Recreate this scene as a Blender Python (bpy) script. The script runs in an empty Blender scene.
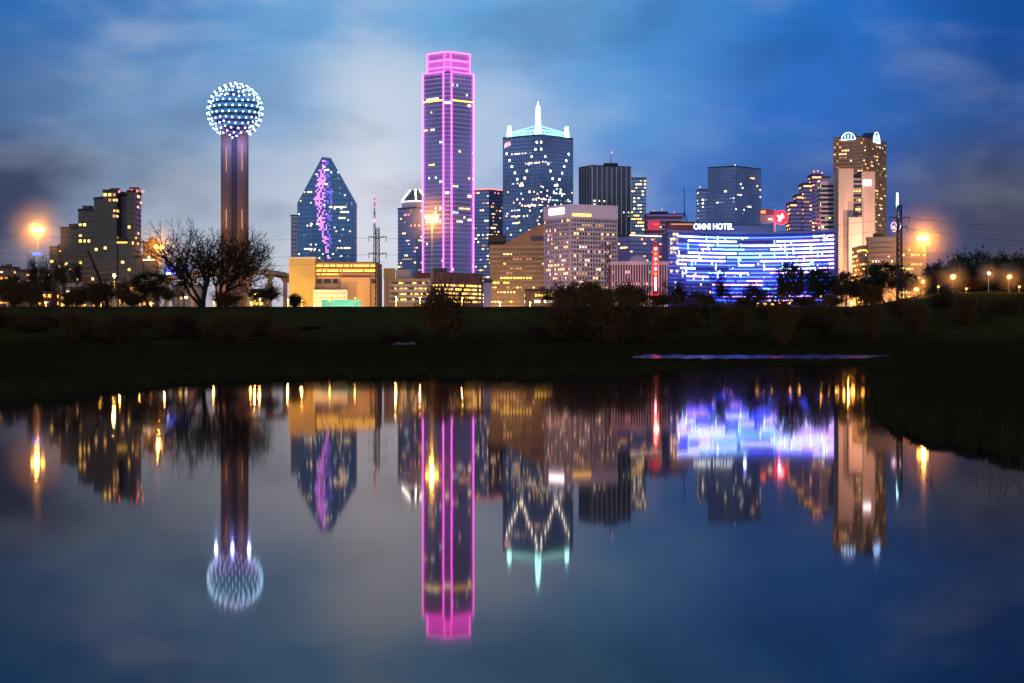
import bpy, bmesh, math, random
from mathutils import Vector, Matrix
R = math.radians
F = 2000.0      # focal length in pixels of the 1024 wide picture
HC = 1.4        # eye height above the water
HOR = 343.0
SC = bpy.context.scene

# ------------------------------------------------------------------ camera
cd = bpy.data.cameras.new('camera'); cam = bpy.data.objects.new('camera', cd)
SC.collection.objects.link(cam); SC.camera = cam
cd.sensor_width = 36; cd.lens = 36 * F / 1024; cd.clip_start = .1; cd.clip_end = 30000
cam.location = (0, 0, HC); cam.rotation_euler = (R(90), 0, 0)
cd.shift_y = (HOR - 341.5) / 1024

def lin(r, g, b, a=1):
    f = lambda c: (c/255/12.92) if c/255 <= .04045 else ((c/255+.055)/1.055)**2.4
    return (f(r), f(g), f(b), a)

# ------------------------------------------------------------------ sky
w = bpy.data.worlds.new('World'); SC.world = w; w.use_nodes = True
nt = w.node_tree; nt.nodes.clear()
def N(nt, t, **k):
    n = nt.nodes.new(t)
    for a, b in k.items(): setattr(n, a, b)
    return n
def L(nt, a, b): nt.links.new(a, b)
def math_(nt, op, a, b=None, c=None):
    n = N(nt, 'ShaderNodeMath', operation=op)
    for i, v in enumerate((a, b, c)):
        if v is None: continue
        if isinstance(v, (int, float)): n.inputs[i].default_value = v
        else: L(nt, v, n.inputs[i])
    return n.outputs[0]
def ramp(nt, fac, stops, interp='EASE'):
    n = N(nt, 'ShaderNodeValToRGB'); cr = n.color_ramp; cr.interpolation = interp
    while len(cr.elements) > 1: cr.elements.remove(cr.elements[-1])
    cr.elements[0].position = stops[0][0]; cr.elements[0].color = stops[0][1]
    for p, c in stops[1:]:
        e = cr.elements.new(p); e.color = c
    L(nt, fac, n.inputs[0]); return n.outputs[0]
def mixc(nt, fac, a, b, blend='MIX'):
    n = N(nt, 'ShaderNodeMix', data_type='RGBA', blend_type=blend)
    if isinstance(fac, (int, float)): n.inputs[0].default_value = fac
    else: L(nt, fac, n.inputs[0])
    for i, v in ((6, a), (7, b)):
        if isinstance(v, tuple): n.inputs[i].default_value = v
        else: L(nt, v, n.inputs[i])
    return n.outputs[2]
def sky_world():
    tc = N(nt, 'ShaderNodeTexCoord'); sx = N(nt, 'ShaderNodeSeparateXYZ'); L(nt, tc.outputs['Generated'], sx.inputs[0])
    X, Y, Zz = sx.outputs
    # warp the position a little so that the cloud field is not a plain gradient
    mp = N(nt, 'ShaderNodeMapping'); mp.inputs['Scale'].default_value = (5, 5, 13); mp.inputs['Rotation'].default_value = (0, R(14), 0)
    L(nt, tc.outputs['Generated'], mp.inputs[0])
    nz = N(nt, 'ShaderNodeTexNoise'); nz.inputs['Scale'].default_value = 1.3; nz.inputs['Detail'].default_value = 4; nz.inputs['Roughness'].default_value = .5
    L(nt, mp.outputs[0], nz.inputs['Vector'])
    warp = math_(nt, 'SUBTRACT', nz.outputs[0], .5)
    xx = math_(nt, 'ADD', math_(nt, 'MULTIPLY_ADD', X, 1/.52, .5), math_(nt, 'MULTIPLY', warp, .16))
    zz = math_(nt, 'ADD', math_(nt, 'ABSOLUTE', Zz), math_(nt, 'MULTIPLY', warp, .035))
    hi = ramp(nt, xx, [(0, lin(45,110,182)), (.15, lin(58,120,190)), (.33, lin(110,167,220)), (.54, lin(109,170,225)), (.66, lin(70,140,212)), (.78, lin(32,110,197)), (.97, lin(0,75,160))])
    mid = ramp(nt, xx, [(0, lin(72,108,160)), (.06, lin(84,122,172)), (.15, lin(114,153,198)), (.27, lin(132,172,216)), (.35, lin(196,212,232)), (.47, lin(156,188,228)), (.6, lin(98,158,220)), (.77, lin(46,111,200)), (.97, lin(36,80,150))])
    lo = ramp(nt, xx, [(.03, lin(58,68,100)), (.11, lin(118,138,168)), (.18, lin(158,172,192)), (.28, lin(186,198,218)), (.37, lin(220,223,236)), (.5, lin(180,198,230)), (.64, lin(66,116,196)), (.8, lin(45,85,160)), (.95, lin(66,72,98))])
    hz = ramp(nt, xx, [(.02, lin(92,66,88)), (.12, lin(126,108,128)), (.25, lin(200,195,205)), (.4, lin(222,220,232)), (.55, lin(165,176,214)), (.68, lin(80,108,174)), (.85, lin(70,72,105)), (.95, lin(80,72,90))])
    def mr(a, b):
        n = N(nt, 'ShaderNodeMapRange', interpolation_type='SMOOTHSTEP'); n.inputs[1].default_value = a; n.inputs[2].default_value = b; L(nt, zz, n.inputs[0]); return n.outputs[0]
    c = mixc(nt, mr(.02, .065), hz, lo)
    c = mixc(nt, mr(.07, .118), c, mid)
    c = mixc(nt, mr(.12, .162), c, hi)
    # wispy long-exposure clouds
    mp2 = N(nt, 'ShaderNodeMapping'); mp2.inputs['Scale'].default_value = (6.5, 1.2, 14); mp2.inputs['Rotation'].default_value = (0, R(-28), 0)
    L(nt, tc.outputs['Generated'], mp2.inputs[0])
    n2 = N(nt, 'ShaderNodeTexNoise'); n2.inputs['Scale'].default_value = 1.7; n2.inputs['Detail'].default_value = 4; n2.inputs['Roughness'].default_value = .5; n2.inputs['Distortion'].default_value = .2
    L(nt, mp2.outputs[0], n2.inputs['Vector'])
    m = N(nt, 'ShaderNodeMapRange', interpolation_type='SMOOTHSTEP'); m.inputs[1].default_value = .46; m.inputs[2].default_value = .68; m.inputs[4].default_value = .5; L(nt, n2.outputs[0], m.inputs[0])
    side = N(nt, 'ShaderNodeMapRange', interpolation_type='SMOOTHSTEP'); side.inputs[1].default_value = .75; side.inputs[2].default_value = .3; side.inputs[3].default_value = .22; side.inputs[4].default_value = 1; L(nt, xx, side.inputs[0])
    sl_ = N(nt, 'ShaderNodeMapRange', interpolation_type='SMOOTHSTEP'); sl_.inputs[1].default_value = .0; sl_.inputs[2].default_value = .3; sl_.inputs[3].default_value = .3; L(nt, xx, sl_.inputs[0])
    c = mixc(nt, math_(nt, 'MULTIPLY', math_(nt, 'MULTIPLY', m.outputs[0], sl_.outputs[0]), side.outputs[0]), c, lin(200,212,230))
    m2 = N(nt, 'ShaderNodeMapRange', interpolation_type='SMOOTHSTEP'); m2.inputs[1].default_value = .5; m2.inputs[2].default_value = .28; m2.inputs[4].default_value = .3; L(nt, n2.outputs[0], m2.inputs[0])
    c = mixc(nt, m2.outputs[0], c, lin(40,70,120))
    # far above the picture and behind the viewer: the darkening zenith
    zen = N(nt, 'ShaderNodeMapRange', interpolation_type='SMOOTHSTEP'); zen.inputs[1].default_value = .2; zen.inputs[2].default_value = .7; L(nt, Zz, zen.inputs[0])
    c = mixc(nt, zen.outputs[0], c, lin(22,50,98))
    # afterglow behind the viewer, raised and spread to the sides to brighten facades
    bk = N(nt, 'ShaderNodeMapRange', interpolation_type='SMOOTHSTEP'); bk.inputs[1].default_value = .85; bk.inputs[2].default_value = -.05; L(nt, Y, bk.inputs[0])
    lowb = N(nt, 'ShaderNodeMapRange', interpolation_type='SMOOTHSTEP'); lowb.inputs[1].default_value = .75; lowb.inputs[2].default_value = .0; L(nt, Zz, lowb.inputs[0])
    c = mixc(nt, math_(nt, 'MULTIPLY', bk.outputs[0], lowb.outputs[0]), c, (.74, .86, 1.25, 1))
    sky = N(nt, 'ShaderNodeTexSky', sky_type='NISHITA', sun_disc=False, sun_elevation=R(1.0), sun_rotation=R(200))
    bg1 = N(nt, 'ShaderNodeBackground'); bg1.inputs[1].default_value = .96; L(nt, c, bg1.inputs[0])
    bg2 = N(nt, 'ShaderNodeBackground'); bg2.inputs[1].default_value = .004; L(nt, sky.outputs[0], bg2.inputs[0])
    ad = N(nt, 'ShaderNodeAddShader'); L(nt, bg1.outputs[0], ad.inputs[0]); L(nt, bg2.outputs[0], ad.inputs[1])
    o = N(nt, 'ShaderNodeOutputWorld'); L(nt, ad.outputs[0], o.inputs[0])
sky_world()
# the last of the afterglow from behind the viewer: a very soft, weak sun
sl = bpy.data.lights.new('dusk_sun', 'SUN'); sl.energy = .12; sl.angle = R(40); sl.color = (1, .72, .68)
so = bpy.data.objects.new('dusk_sun', sl); SC.collection.objects.link(so)
so.rotation_euler = Vector((-.35, -1, .22)).to_track_quat('Z', 'Y').to_euler()
vs = SC.view_settings; vs.view_transform = 'Standard'; vs.look = 'None'; vs.exposure = 0; vs.gamma = 1; vs.use_curve_mapping = False
SC.render.engine = 'CYCLES'
cy = SC.cycles; cy.use_denoising = True; cy.max_bounces = 5; cy.diffuse_bounces = 1; cy.glossy_bounces = 3; cy.volume_bounces = 0
cy.transparent_max_bounces = 4; cy.sample_clamp_indirect = 6; cy.sample_clamp_direct = 0; cy.blur_glossy = .0
cy.use_light_tree = True; cy.caustics_reflective = True

# ------------------------------------------------------------------ helpers
def X(px, D): return (px - 512) / F * D
def Z(py, D): return HC + (HOR - py) / F * D
def mat(name, col, rough=.8, metal=0, noise=0, nscale=.5, spec=.5, emit=None, es=0, sampling=None, col2=None, stretch=(1, 1, 1)):
    m = bpy.data.materials.new(name); m.use_nodes = True; t = m.node_tree
    b = t.nodes['Principled BSDF']; b.inputs['Base Color'].default_value = (*col[:3], 1)
    b.inputs['Roughness'].default_value = rough; b.inputs['Metallic'].default_value = metal; b.inputs['Specular IOR Level'].default_value = spec
    if noise:
        tc = N(t, 'ShaderNodeTexCoord'); mp = N(t, 'ShaderNodeMapping'); mp.inputs['Scale'].default_value = stretch
        L(t, tc.outputs['Object'], mp.inputs[0])
        n = N(t, 'ShaderNodeTexNoise'); n.inputs['Scale'].default_value = nscale; n.inputs['Detail'].default_value = 5; L(t, mp.outputs[0], n.inputs['Vector'])
        c2 = col2 or tuple(c*(1-noise) for c in col[:3]); c1 = tuple(min(1, c*(1+noise*.6)) for c in col[:3])
        r = ramp(t, n.outputs[0], [(.32, (*c2, 1)), (.66, (*c1, 1))]); L(t, r, b.inputs['Base Color'])
    if emit:
        b.inputs['Emission Color'].default_value = (*emit, 1); b.inputs['Emission Strength'].default_value = es
        if sampling: m.cycles.emission_sampling = sampling
    return m
class MB:
    def __init__(s): s.v = []; s.f = []
    def add(s, vs, fs):
        k = len(s.v); s.v += [tuple(p) for p in vs]; s.f += [tuple(i+k for i in q) for q in fs]
    def prism(s, poly, z0, z1, top=None):
        n = len(poly); top = top or poly
        s.add([(p[0], p[1], z0) for p in poly] + [(p[0], p[1], z1) for p in top],
              [(i, (i+1) % n, n+(i+1) % n, n+i) for i in range(n)] + [tuple(range(n))[::-1], tuple(range(n, 2*n))])
    def box(s, c, d, rz=0):
        cs, sn = math.cos(rz), math.sin(rz); hx, hy, hz = d[0]/2, d[1]/2, d[2]/2
        poly = [(c[0]+a*hx*cs-b*hy*sn, c[1]+a*hx*sn+b*hy*cs) for a, b in ((-1,-1),(1,-1),(1,1),(-1,1))]
        s.prism(poly, c[2]-hz, c[2]+hz)
    def bar(s, p, q, r0, r1=None, n=4, caps=True):
        r1 = r0 if r1 is None else r1
        p = Vector(p); q = Vector(q); d = q-p
        if d.length < 1e-6: return
        d.normalize(); a = d.orthogonal().normalized(); b = d.cross(a)
        ring = lambda c, r: [c + (a*math.cos(t)+b*math.sin(t))*r for t in (2*math.pi*i/n for i in range(n))]
        s.add(ring(p, r0)+ring(q, r1), [(i, (i+1) % n, n+(i+1) % n, n+i) for i in range(n)] + ([tuple(range(n))[::-1], tuple(range(n, 2*n))] if caps else []))
    def ball(s, c, r, nu=10, nv=6, sz=1):
        vs = [(c[0], c[1], c[2]-r*sz)]
        for j in range(1, nv):
            t = -math.pi/2+math.pi*j/nv
            for i in range(nu):
                a = 2*math.pi*i/nu; vs.append((c[0]+r*math.cos(t)*math.cos(a), c[1]+r*math.cos(t)*math.sin(a), c[2]+r*sz*math.sin(t)))
        vs.append((c[0], c[1], c[2]+r*sz)); fs = []
        for i in range(nu): fs.append((0, 1+(i+1) % nu, 1+i)); fs.append((len(vs)-1, 1+(nv-2)*nu+i, 1+(nv-2)*nu+(i+1) % nu))
        for j in range(nv-2):
            for i in range(nu): a = 1+j*nu; fs.append((a+i, a+(i+1) % nu, a+nu+(i+1) % nu, a+nu+i))
        s.add(vs, fs)
    def mesh(s, name, m=None, smooth=False):
        me = bpy.data.meshes.new(name); me.from_pydata(s.v, [], s.f)
        if m: me.materials.append(m)
        if smooth: me.polygons.foreach_set('use_smooth', [True]*len(me.polygons))
        me.update(); return me
    def build(s, name, m, parent=None, smooth=False, loc=None):
        return link(name, s.mesh(name, m, smooth), parent, loc)
def link(name, data, parent=None, loc=None, rz=0):
    o = bpy.data.objects.new(name, data); SC.collection.objects.link(o)
    if parent:
        o.parent = parent
        # parts are modelled in world metres; the Empty sits at the base of its thing
        if loc is None: o.location = tuple(-c for c in parent.location)
        else: o.location = tuple(a-b for a, b in zip(loc, parent.location))
    elif loc is not None: o.location = loc
    o.rotation_euler.z = rz
    return o
def tag(o, label, cat, group=None, kind=None):
    if label: o['label'] = label
    if cat: o['category'] = cat
    if group: o['group'] = group
    if kind: o['kind'] = kind
    return o
def thing(name, label, cat, loc, group=None):
    o = bpy.data.objects.new(name, None); SC.collection.objects.link(o); o.location = loc; o.empty_display_size = .5
    return tag(o, label, cat, group)
def offset(poly, d):
    n = len(poly); out = []
    A = sum(poly[i][0]*poly[(i+1) % n][1]-poly[(i+1) % n][0]*poly[i][1] for i in range(n))
    sg = 1 if A > 0 else -1
    for i in range(n):
        p0, p1, p2 = Vector(poly[i-1]), Vector(poly[i]), Vector(poly[(i+1) % n])
        e1 = (p1-p0).normalized(); e2 = (p2-p1).normalized()
        n1 = Vector((e1.y, -e1.x))*sg; n2 = Vector((e2.y, -e2.x))*sg
        m = (n1+n2); k = m.dot(n1)
        m = m/k if abs(k) > .25 else n1
        out.append((p1.x+m.x*d, p1.y+m.y*d))
    return out
def point_light(name, parent, loc, e, col, r=.5):
    l = bpy.data.lights.new(name, 'POINT'); l.energy = e; l.color = col; l.shadow_soft_size = r
    return link(name, l, parent, loc)
def flood(parent, loc, target, e, col, deg=60, r=1.0):  # unseen spot without a fixture, added to brighten a facade
    l = bpy.data.lights.new('unseen_floodlight', 'SPOT'); l.energy = e; l.color = col; l.spot_size = R(deg); l.spot_blend = .8; l.shadow_soft_size = r
    o = link('unseen_floodlight', l, parent, loc); o.rotation_euler = (Vector(loc)-Vector(target)).to_track_quat('Z', 'Y').to_euler(); return o
def text_mesh(s, size, depth, m):
    c = bpy.data.curves.new('lettering', 'FONT'); c.body = s; c.size = size; c.extrude = depth; c.align_x = 'CENTER'; c.offset = size*.02
    o = bpy.data.objects.new('lettering_tmp', c); SC.collection.objects.link(o)
    dg = bpy.context.evaluated_depsgraph_get(); me = bpy.data.meshes.new_from_object(o.evaluated_get(dg))
    bpy.data.objects.remove(o); me.materials.clear(); me.materials.append(m); me.transform(Matrix.Rotation(R(90), 4, 'X')); return me

# ------------------------------------------------------------------ materials
E = {}
def emat(k, col, s, sampling='NONE'): E[k] = mat('light_'+k, (.05,.05,.05), .5, emit=col, es=s, sampling=sampling); return E[k]
emat('warm', (1,.5,.16), 3.4); emat('yellow', (1,.58,.07), 3.8); emat('white', (1,.8,.55), 4.0); emat('cool', (.5,.75,1), 3.4)
emat('dim', (1,.5,.2), .8); emat('dimcool', (.45,.65,1), .6); emat('orange', (1,.32,.04), 3.4); emat('pink_reflection', (.72,.22,1), 2.4)
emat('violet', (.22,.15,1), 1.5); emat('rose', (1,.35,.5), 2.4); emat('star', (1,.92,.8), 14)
emat('neon', (1,.07,.78), 6.0, 'AUTO'); emat('neon_edge', (1,.13,.85), 4.4, 'AUTO'); emat('teal', (.3,.95,.9), 2.4, 'AUTO'); emat('tealwhite', (.4,1,.95), 9, 'AUTO')
emat('ledblue', (.02,.05,1), 13, 'AUTO'); emat('ledwhite', (.42,.5,1), 15, 'AUTO'); emat('ledlilac', (.55,.26,1), 10, 'AUTO'); emat('ledice', (.12,.4,1), 11, 'AUTO')
emat('signwhite', (.85,.95,1), 3.2, 'AUTO'); emat('red', (1,.05,.04), 2.2, 'AUTO'); emat('redhot', (1,.14,.05), 4, 'AUTO'); emat('redlamp', (1,.12,.12), 4)
emat('sodium', (1,.44,.05), 38, 'NONE'); emat('sodiumdim', (1,.42,.06), 14, 'NONE'); emat('ballwhite', (.34,.66,1), 9, 'NONE'); emat('balllilac', (.5,.45,1), 8, 'NONE'); emat('ballteal', (.03,.24,.62), .75, 'NONE')
emat('blue', (.08,.12,1), 4, 'AUTO'); emat('whitehot', (1,.9,1), 6, 'AUTO'); emat('lampwhite', (1,.9,.7), 9, 'NONE'); emat('turq', (.05,.75,.6), .8, 'NONE'); emat('green', (.1,.9,.2), 2)
def glass(name, col, rough=.35, metal=.75): return mat(name, col, rough, metal, .3, .02, spec=.6)
M = dict(
 glass_blue=glass('blue_curtain_glass', (.16,.23,.40)), glass_dark=glass('dark_curtain_glass', (.06,.065,.085)), glass_grey=glass('grey_mirror_glass', (.06,.052,.036), .3),
 glass_teal=glass('teal_curtain_glass', (.14,.24,.34), .25), glass_violet=glass('violet_curtain_glass', (.2,.18,.36)), glass_brown=glass('bronze_glass', (.16,.10,.08)),
 band_lilac=mat('pale_spandrel', (.6,.48,.68), .6), band_blue=mat('blue_grey_spandrel', (.17,.22,.34), .6), band_grey=mat('grey_spandrel', (.1,.085,.06), .7),
 band_brown=mat('brown_stone_spandrel', (.27,.18,.11), .8, noise=.2, nscale=.1), stone_pink=mat('rose_concrete', (.42,.36,.37), .8, noise=.15, nscale=.1), stone_beige=mat('beige_concrete', (.5,.34,.27), .85, noise=.16, nscale=.06, stretch=(1,1,.3)),
 stone_grey=mat('grey_concrete', (.3,.28,.28), .85, noise=.2, nscale=.1), white=mat('white_stone', (.7,.67,.66), .7, noise=.1, nscale=.1), tan=mat('tan_plaster', (.5,.34,.2), .85, noise=.18, nscale=.05),
 ochre=mat('ochre_plaster', (.6,.42,.16), .85, noise=.15, nscale=.04), brick=mat('red_brown_brick', (.26,.1,.07), .9, noise=.3, nscale=.2), dark=mat('dark_roof', (.025,.025,.03), .8), steel=mat('dark_steel', (.03,.03,.032), .5, .4),
 shaft=mat('brown_shaft_concrete', (.2,.10,.07), .8, noise=.25, nscale=.15, stretch=(1,1,.12)), shaft_dark=mat('dark_shaft_concrete', (.035,.035,.04), .8), copper=mat('brown_metal_roof', (.24,.13,.08), .6, noise=.15, nscale=.1),
 bark=mat('dark_bark', (.04,.028,.02), .95, spec=0), twig=mat('brown_twigs', (.06,.035,.018), .95, spec=0), leaf=mat('dark_leaves', (.035,.042,.018), .9, spec=0), leaf_brown=mat('withered_leaves', (.11,.055,.02), .9, spec=0), maroon=mat('maroon_stone', (.22,.06,.08), .8),
 ring=mat('lattice', (.2,.25,.4), .5, .3), concrete_way=mat('bridge_concrete', (.42,.3,.22), .85, noise=.2, nscale=.1), rust=mat('lamp_metal', (.3,.27,.22), .5), blueglass=mat('hotel_blue_glass', (.02,.035,.22), .5),
 turquoise=mat('turquoise_lit_canvas', (.06,.3,.28), .8, emit=(.04,.6,.5), es=.55, sampling='NONE'), crown=mat('crown_panel', (.5,.3,.5), .6), lightstone=mat('pale_pink_stone', (.62,.5,.56), .8))  # lightstone is one even pale pink

# ------------------------------------------------------------------ ground and water
def interp(x, pts):
    if x <= pts[0][0]: return pts[0][1]
    for (a, b), (c, d) in zip(pts, pts[1:]):
        if x <= c: return b + (d-b)*(x-a)/(c-a)
    return pts[-1][1]
def sst(a, b, x):
    t = max(0, min(1, (x-a)/(b-a))); return t*t*(3-2*t)
def n2(x, y): return (math.sin(x*1.3+1.7*math.sin(y*.9))+math.sin(y*1.7+1.3*math.sin(x*1.1+2))+.5*math.sin(x*3.1+y*2.3))/2.5
SHORE = [(-3000, 500), (-600, 440), (-200, 418), (0, 406), (50, 400), (100, 393), (160, 386), (220, 382), (300, 379), (400, 378.5), (560, 379), (620, 378), (660, 373), (700, 369), (780, 366), (855, 365), (866, 372), (873, 392), (881, 420), (897, 433), (932, 441), (971, 450), (1024, 461), (1200, 480), (2000, 560), (6000, 640)]
def crest_z(px): return 10.4 + 4.1*sst(845, 965, px)
def height(x, d):
    if d > 3: px = max(-6000, min(9000, 512+F*x/d))
    else: px = 512+F*x/3
    nz = n2(x*.06, d*.06)
    if d < 7: return max(-1.2, .25*(1-sst(1.5, 5, d)) - 1.2*sst(2, 6, d))
    ds = HC*F/(interp(px, SHORE)-HOR)
    wob = 1+.035*n2(px*.06, 3)+.015*n2(px*.31, 1)
    t = d - ds*wob
    slope = .05 if px < 860 else .09
    if t < 0: return max(-1.2, t*slope)
    base = .12*sst(0, 3, t) + .02*n2(x*.9, d*.7)
    if px < 650: base += (.05+.75*sst(90, 380, d) + .10*(1+nz)*sst(3, 30, t))*(1-sst(600, 650, px)*.7)
    elif px > 870: base += (.28*sst(0, 14, t)+.06*nz*sst(3, 20, t))*sst(866, 905, px) * 1.0 + .5*sst(120, 400, d)
    else: base += .5*sst(285, 420, d)
    # the thin strip of water beyond the low bar
    a = sst(618, 650, px)*(1-sst(905, 945, px))
    if a > 0 and d < 300:
        lo, hi_ = 176+9*n2(px*.29, 2)+4*n2(px*.9, 1), 236+14*n2(px*.21, 7)+8*n2(px*.06, 3)
        k = sst(lo-6, lo+5, d)*(1-sst(hi_-10, hi_+8, d))*a
        base = base*(1-k) - .4*k
        if px < 870 and d < lo: base = min(base, .10)
    # the levee
    if d > 400:
        cz = crest_z(px) + .12*n2(px*.05, 5)
        toe = base + .25*nz
        if d <= 500: z = toe + (cz-toe)*sst(395, 497, d)
        elif d < 508: z = cz
        else: z = cz + (3.0-cz)*sst(508, 560, d)
        return z
    return base + (.12*nz*sst(0, 60, t) if px < 620 else 0)
def water_mat(nm, rough, tint):
    wm = bpy.data.materials.new(nm); wm.use_nodes = True; t = wm.node_tree; b = t.nodes['Principled BSDF']
    t.nodes.remove(b); gl = N(t, 'ShaderNodeBsdfGlossy'); gl.inputs['Color'].default_value = tint; gl.inputs['Roughness'].default_value = rough
    df = N(t, 'ShaderNodeBsdfDiffuse'); df.inputs['Color'].default_value = (.045,.038,.034,1)
    fr = N(t, 'ShaderNodeFresnel'); fr.inputs[0].default_value = 1.3; mx = N(t, 'ShaderNodeMixShader'); L(t, fr.outputs[0], mx.inputs[0]); L(t, df.outputs[0], mx.inputs[1]); L(t, gl.outputs[0], mx.inputs[2])
    L(t, mx.outputs[0], t.nodes['Material Output'].inputs[0])
    tc = N(t, 'ShaderNodeTexCoord'); n_ = N(t, 'ShaderNodeTexNoise'); n_.inputs['Scale'].default_value = .8; n_.inputs['Detail'].default_value = 3
    mp = N(t, 'ShaderNodeMapping'); mp.inputs['Scale'].default_value = (1, .25, 1); L(t, tc.outputs['Object'], mp.inputs[0]); L(t, mp.outputs[0], n_.inputs['Vector'])
    bp = N(t, 'ShaderNodeBump'); bp.inputs['Strength'].default_value = 1; bp.inputs['Distance'].default_value = .0006; L(t, n_.outputs[0], bp.inputs['Height']); L(t, bp.outputs[0], gl.inputs['Normal'])
    return wm
def terrain():
    ds = [-400, -120, -40, -10, 0, 1.5, 2.5, 4, 5, 6, 7]
    d = 8.
    while d < 120: ds.append(d); d *= 1.022
    while d < 420: ds.append(d); d += 3.2
    while d < 570: ds.append(d); d += 2.5
    ds += [600, 700, 900, 1300, 2000, 3200, 5200, 9000, 15000]
    us = [-6, -3, -1.6, -1, -.7, -.5, -.4] + [-.34+.68*i/330 for i in range(331)] + [.4, .5, .7, 1, 1.6, 3, 6]
    vs = []; fs = []; W = len(us)
    for d in ds:
        for u in us:
            x = u*max(d, 12) if abs(u) < .4 else u*max(d, 60)
            if abs(u) >= .4 and d < 60: x = math.copysign(.34*max(d, 12) + (abs(u)-.34)*60, u)
            vs.append((x, d, 3.0 if d > 565 else height(x, d)))
    for j in range(len(ds)-1):
        for i in range(W-1): a = j*W+i; fs.append((a, a+1, a+W+1, a+W))
    m = MB(); m.v = vs; m.f = fs
    g = mat('dark_grass_ground', (.03, .04, .012), 1, spec=0)
    t = g.node_tree; b = t.nodes['Principled BSDF']; tc = N(t, 'ShaderNodeTexCoord')
    mp = N(t, 'ShaderNodeMapping'); mp.inputs['Scale'].default_value = (1, .35, 1); L(t, tc.outputs['Object'], mp.inputs[0])
    a = N(t, 'ShaderNodeTexNoise'); a.inputs['Scale'].default_value = .06; a.inputs['Detail'].default_value = 8; a.inputs['Roughness'].default_value = .7; L(t, mp.outputs[0], a.inputs['Vector'])
    c = ramp(t, a.outputs[0], [(.3, (.012,.009,.003,1)), (.5, (.026,.019,.005,1)), (.6, (.045,.036,.007,1)), (.75, (.11,.085,.02,1))])
    # mud on the flat land by the water, grass on the levee face
    sp = N(t, 'ShaderNodeSeparateXYZ'); L(t, tc.outputs['Object'], sp.inputs[0])
    up = N(t, 'ShaderNodeMapRange'); up.inputs[1].default_value = 1.2; up.inputs[2].default_value = 4; L(t, sp.outputs[2], up.inputs[0])
    c = mixc(t, up.outputs[0], mixc(t, .5, c, (.045,.032,.011,1)), mixc(t, .45, c, (.10,.095,.024,1)))
    L(t, c, b.inputs['Base Color'])
    bp = N(t, 'ShaderNodeBump'); bp.inputs['Strength'].default_value = .8; bp.inputs['Distance'].default_value = .4
    f2 = N(t, 'ShaderNodeTexNoise'); f2.inputs['Scale'].default_value = 2.5; f2.inputs['Detail'].default_value = 5; L(t, tc.outputs['Object'], f2.inputs['Vector']); L(t, f2.outputs[0], bp.inputs['Height']); L(t, bp.outputs[0], b.inputs['Normal'])
    o = m.build('ground', g, smooth=True); o['kind'] = 'structure'
    for nm, y0, y1, rg, tn in (('pond_water', -300, 140, .032, (.60,.52,.49,1)), ('river_water', 140, 392, .15, (.3,.2,.36,1))):
        m = MB(); m.add([(-500,y0,0),(500,y0,0),(500,y1,0),(-500,y1,0)], [(0,1,2,3)]); o = m.build(nm, water_mat(nm, rg, tn)); o['kind'] = 'structure'
terrain()

# ------------------------------------------------------------------ buildings
rng = random.Random(7)
def two_face(x0, xc, x1, D, th=None):
    """footprint of a box whose near corner shows at pixel column xc, its faces ending at x0 and x1"""
    P = Vector((X(xc, D), D))
    if th is None: th = math.degrees(math.atan2(x1-xc, xc-x0)); th = max(20, min(70, th))
    th = R(th); ph = math.atan2(P.x, P.y)   # turn with the line of sight
    dl = Vector((-math.cos(th-ph), math.sin(th-ph))) ; dr = Vector((math.sin(th-ph)*1.0, math.cos(th-ph)))
    def hit(d, px):
        k = (px-512)/F; return (k*P.y-P.x)/(d.x-k*d.y)
    a = hit(dl, x0); b = hit(dr, x1)
    A = P+dl*a; B = P+dr*b; C = A+(B-P)
    return [tuple(P), tuple(B), tuple(C), tuple(A)]
def front(x0, x1, D, depth=None):
    a, b = X(x0, D), X(x1, D); depth = depth or (b-a)*.8
    return [(a, D), (b, D), (b, D+depth), (a, D+depth)]
def lit_cells(parent, cells, lim=100):
    """cells: (x, y, z, angle, width, height, kind). Each lit window or reflection pane is a part; only past the limit one part for the rest"""
    cache = {}; cells = sorted(cells, key=lambda c: -c[4]*c[5]*rng.uniform(.97, 1.03))
    for c in cells[:lim]:
        k = (round(c[4], 2), round(c[5], 2), c[6])
        if k not in cache:
            m = MB(); m.box((0,0,0), (c[4], .16, c[5])); cache[k] = m.mesh('lit_window', E[c[6]])
        link('lit_window', cache[k], parent, (c[0], c[1], c[2]), c[3])  # panes that imitate reflections get this name too
    rest = cells[lim:]
    if rest:
        m = MB(); me = None; mats = []; idx = []
        for c in rest:
            if c[6] not in mats: mats.append(c[6])
            n = len(m.f); m.box((c[0], c[1], c[2]), (c[4], .16, c[5]), c[3]); idx += [mats.index(c[6])]*(len(m.f)-n)
        o = m.build('lit_panes', None, parent); [o.data.materials.append(E[k]) for k in mats]
        o.data.polygons.foreach_set('material_index', idx); o['kind'] = 'stuff'
def pick(ws):
    t = rng.random()*sum(w for _, w in ws)
    for k, w_ in ws:
        t -= w_
        if t <= 0: return k
    return ws[-1][0]
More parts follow.
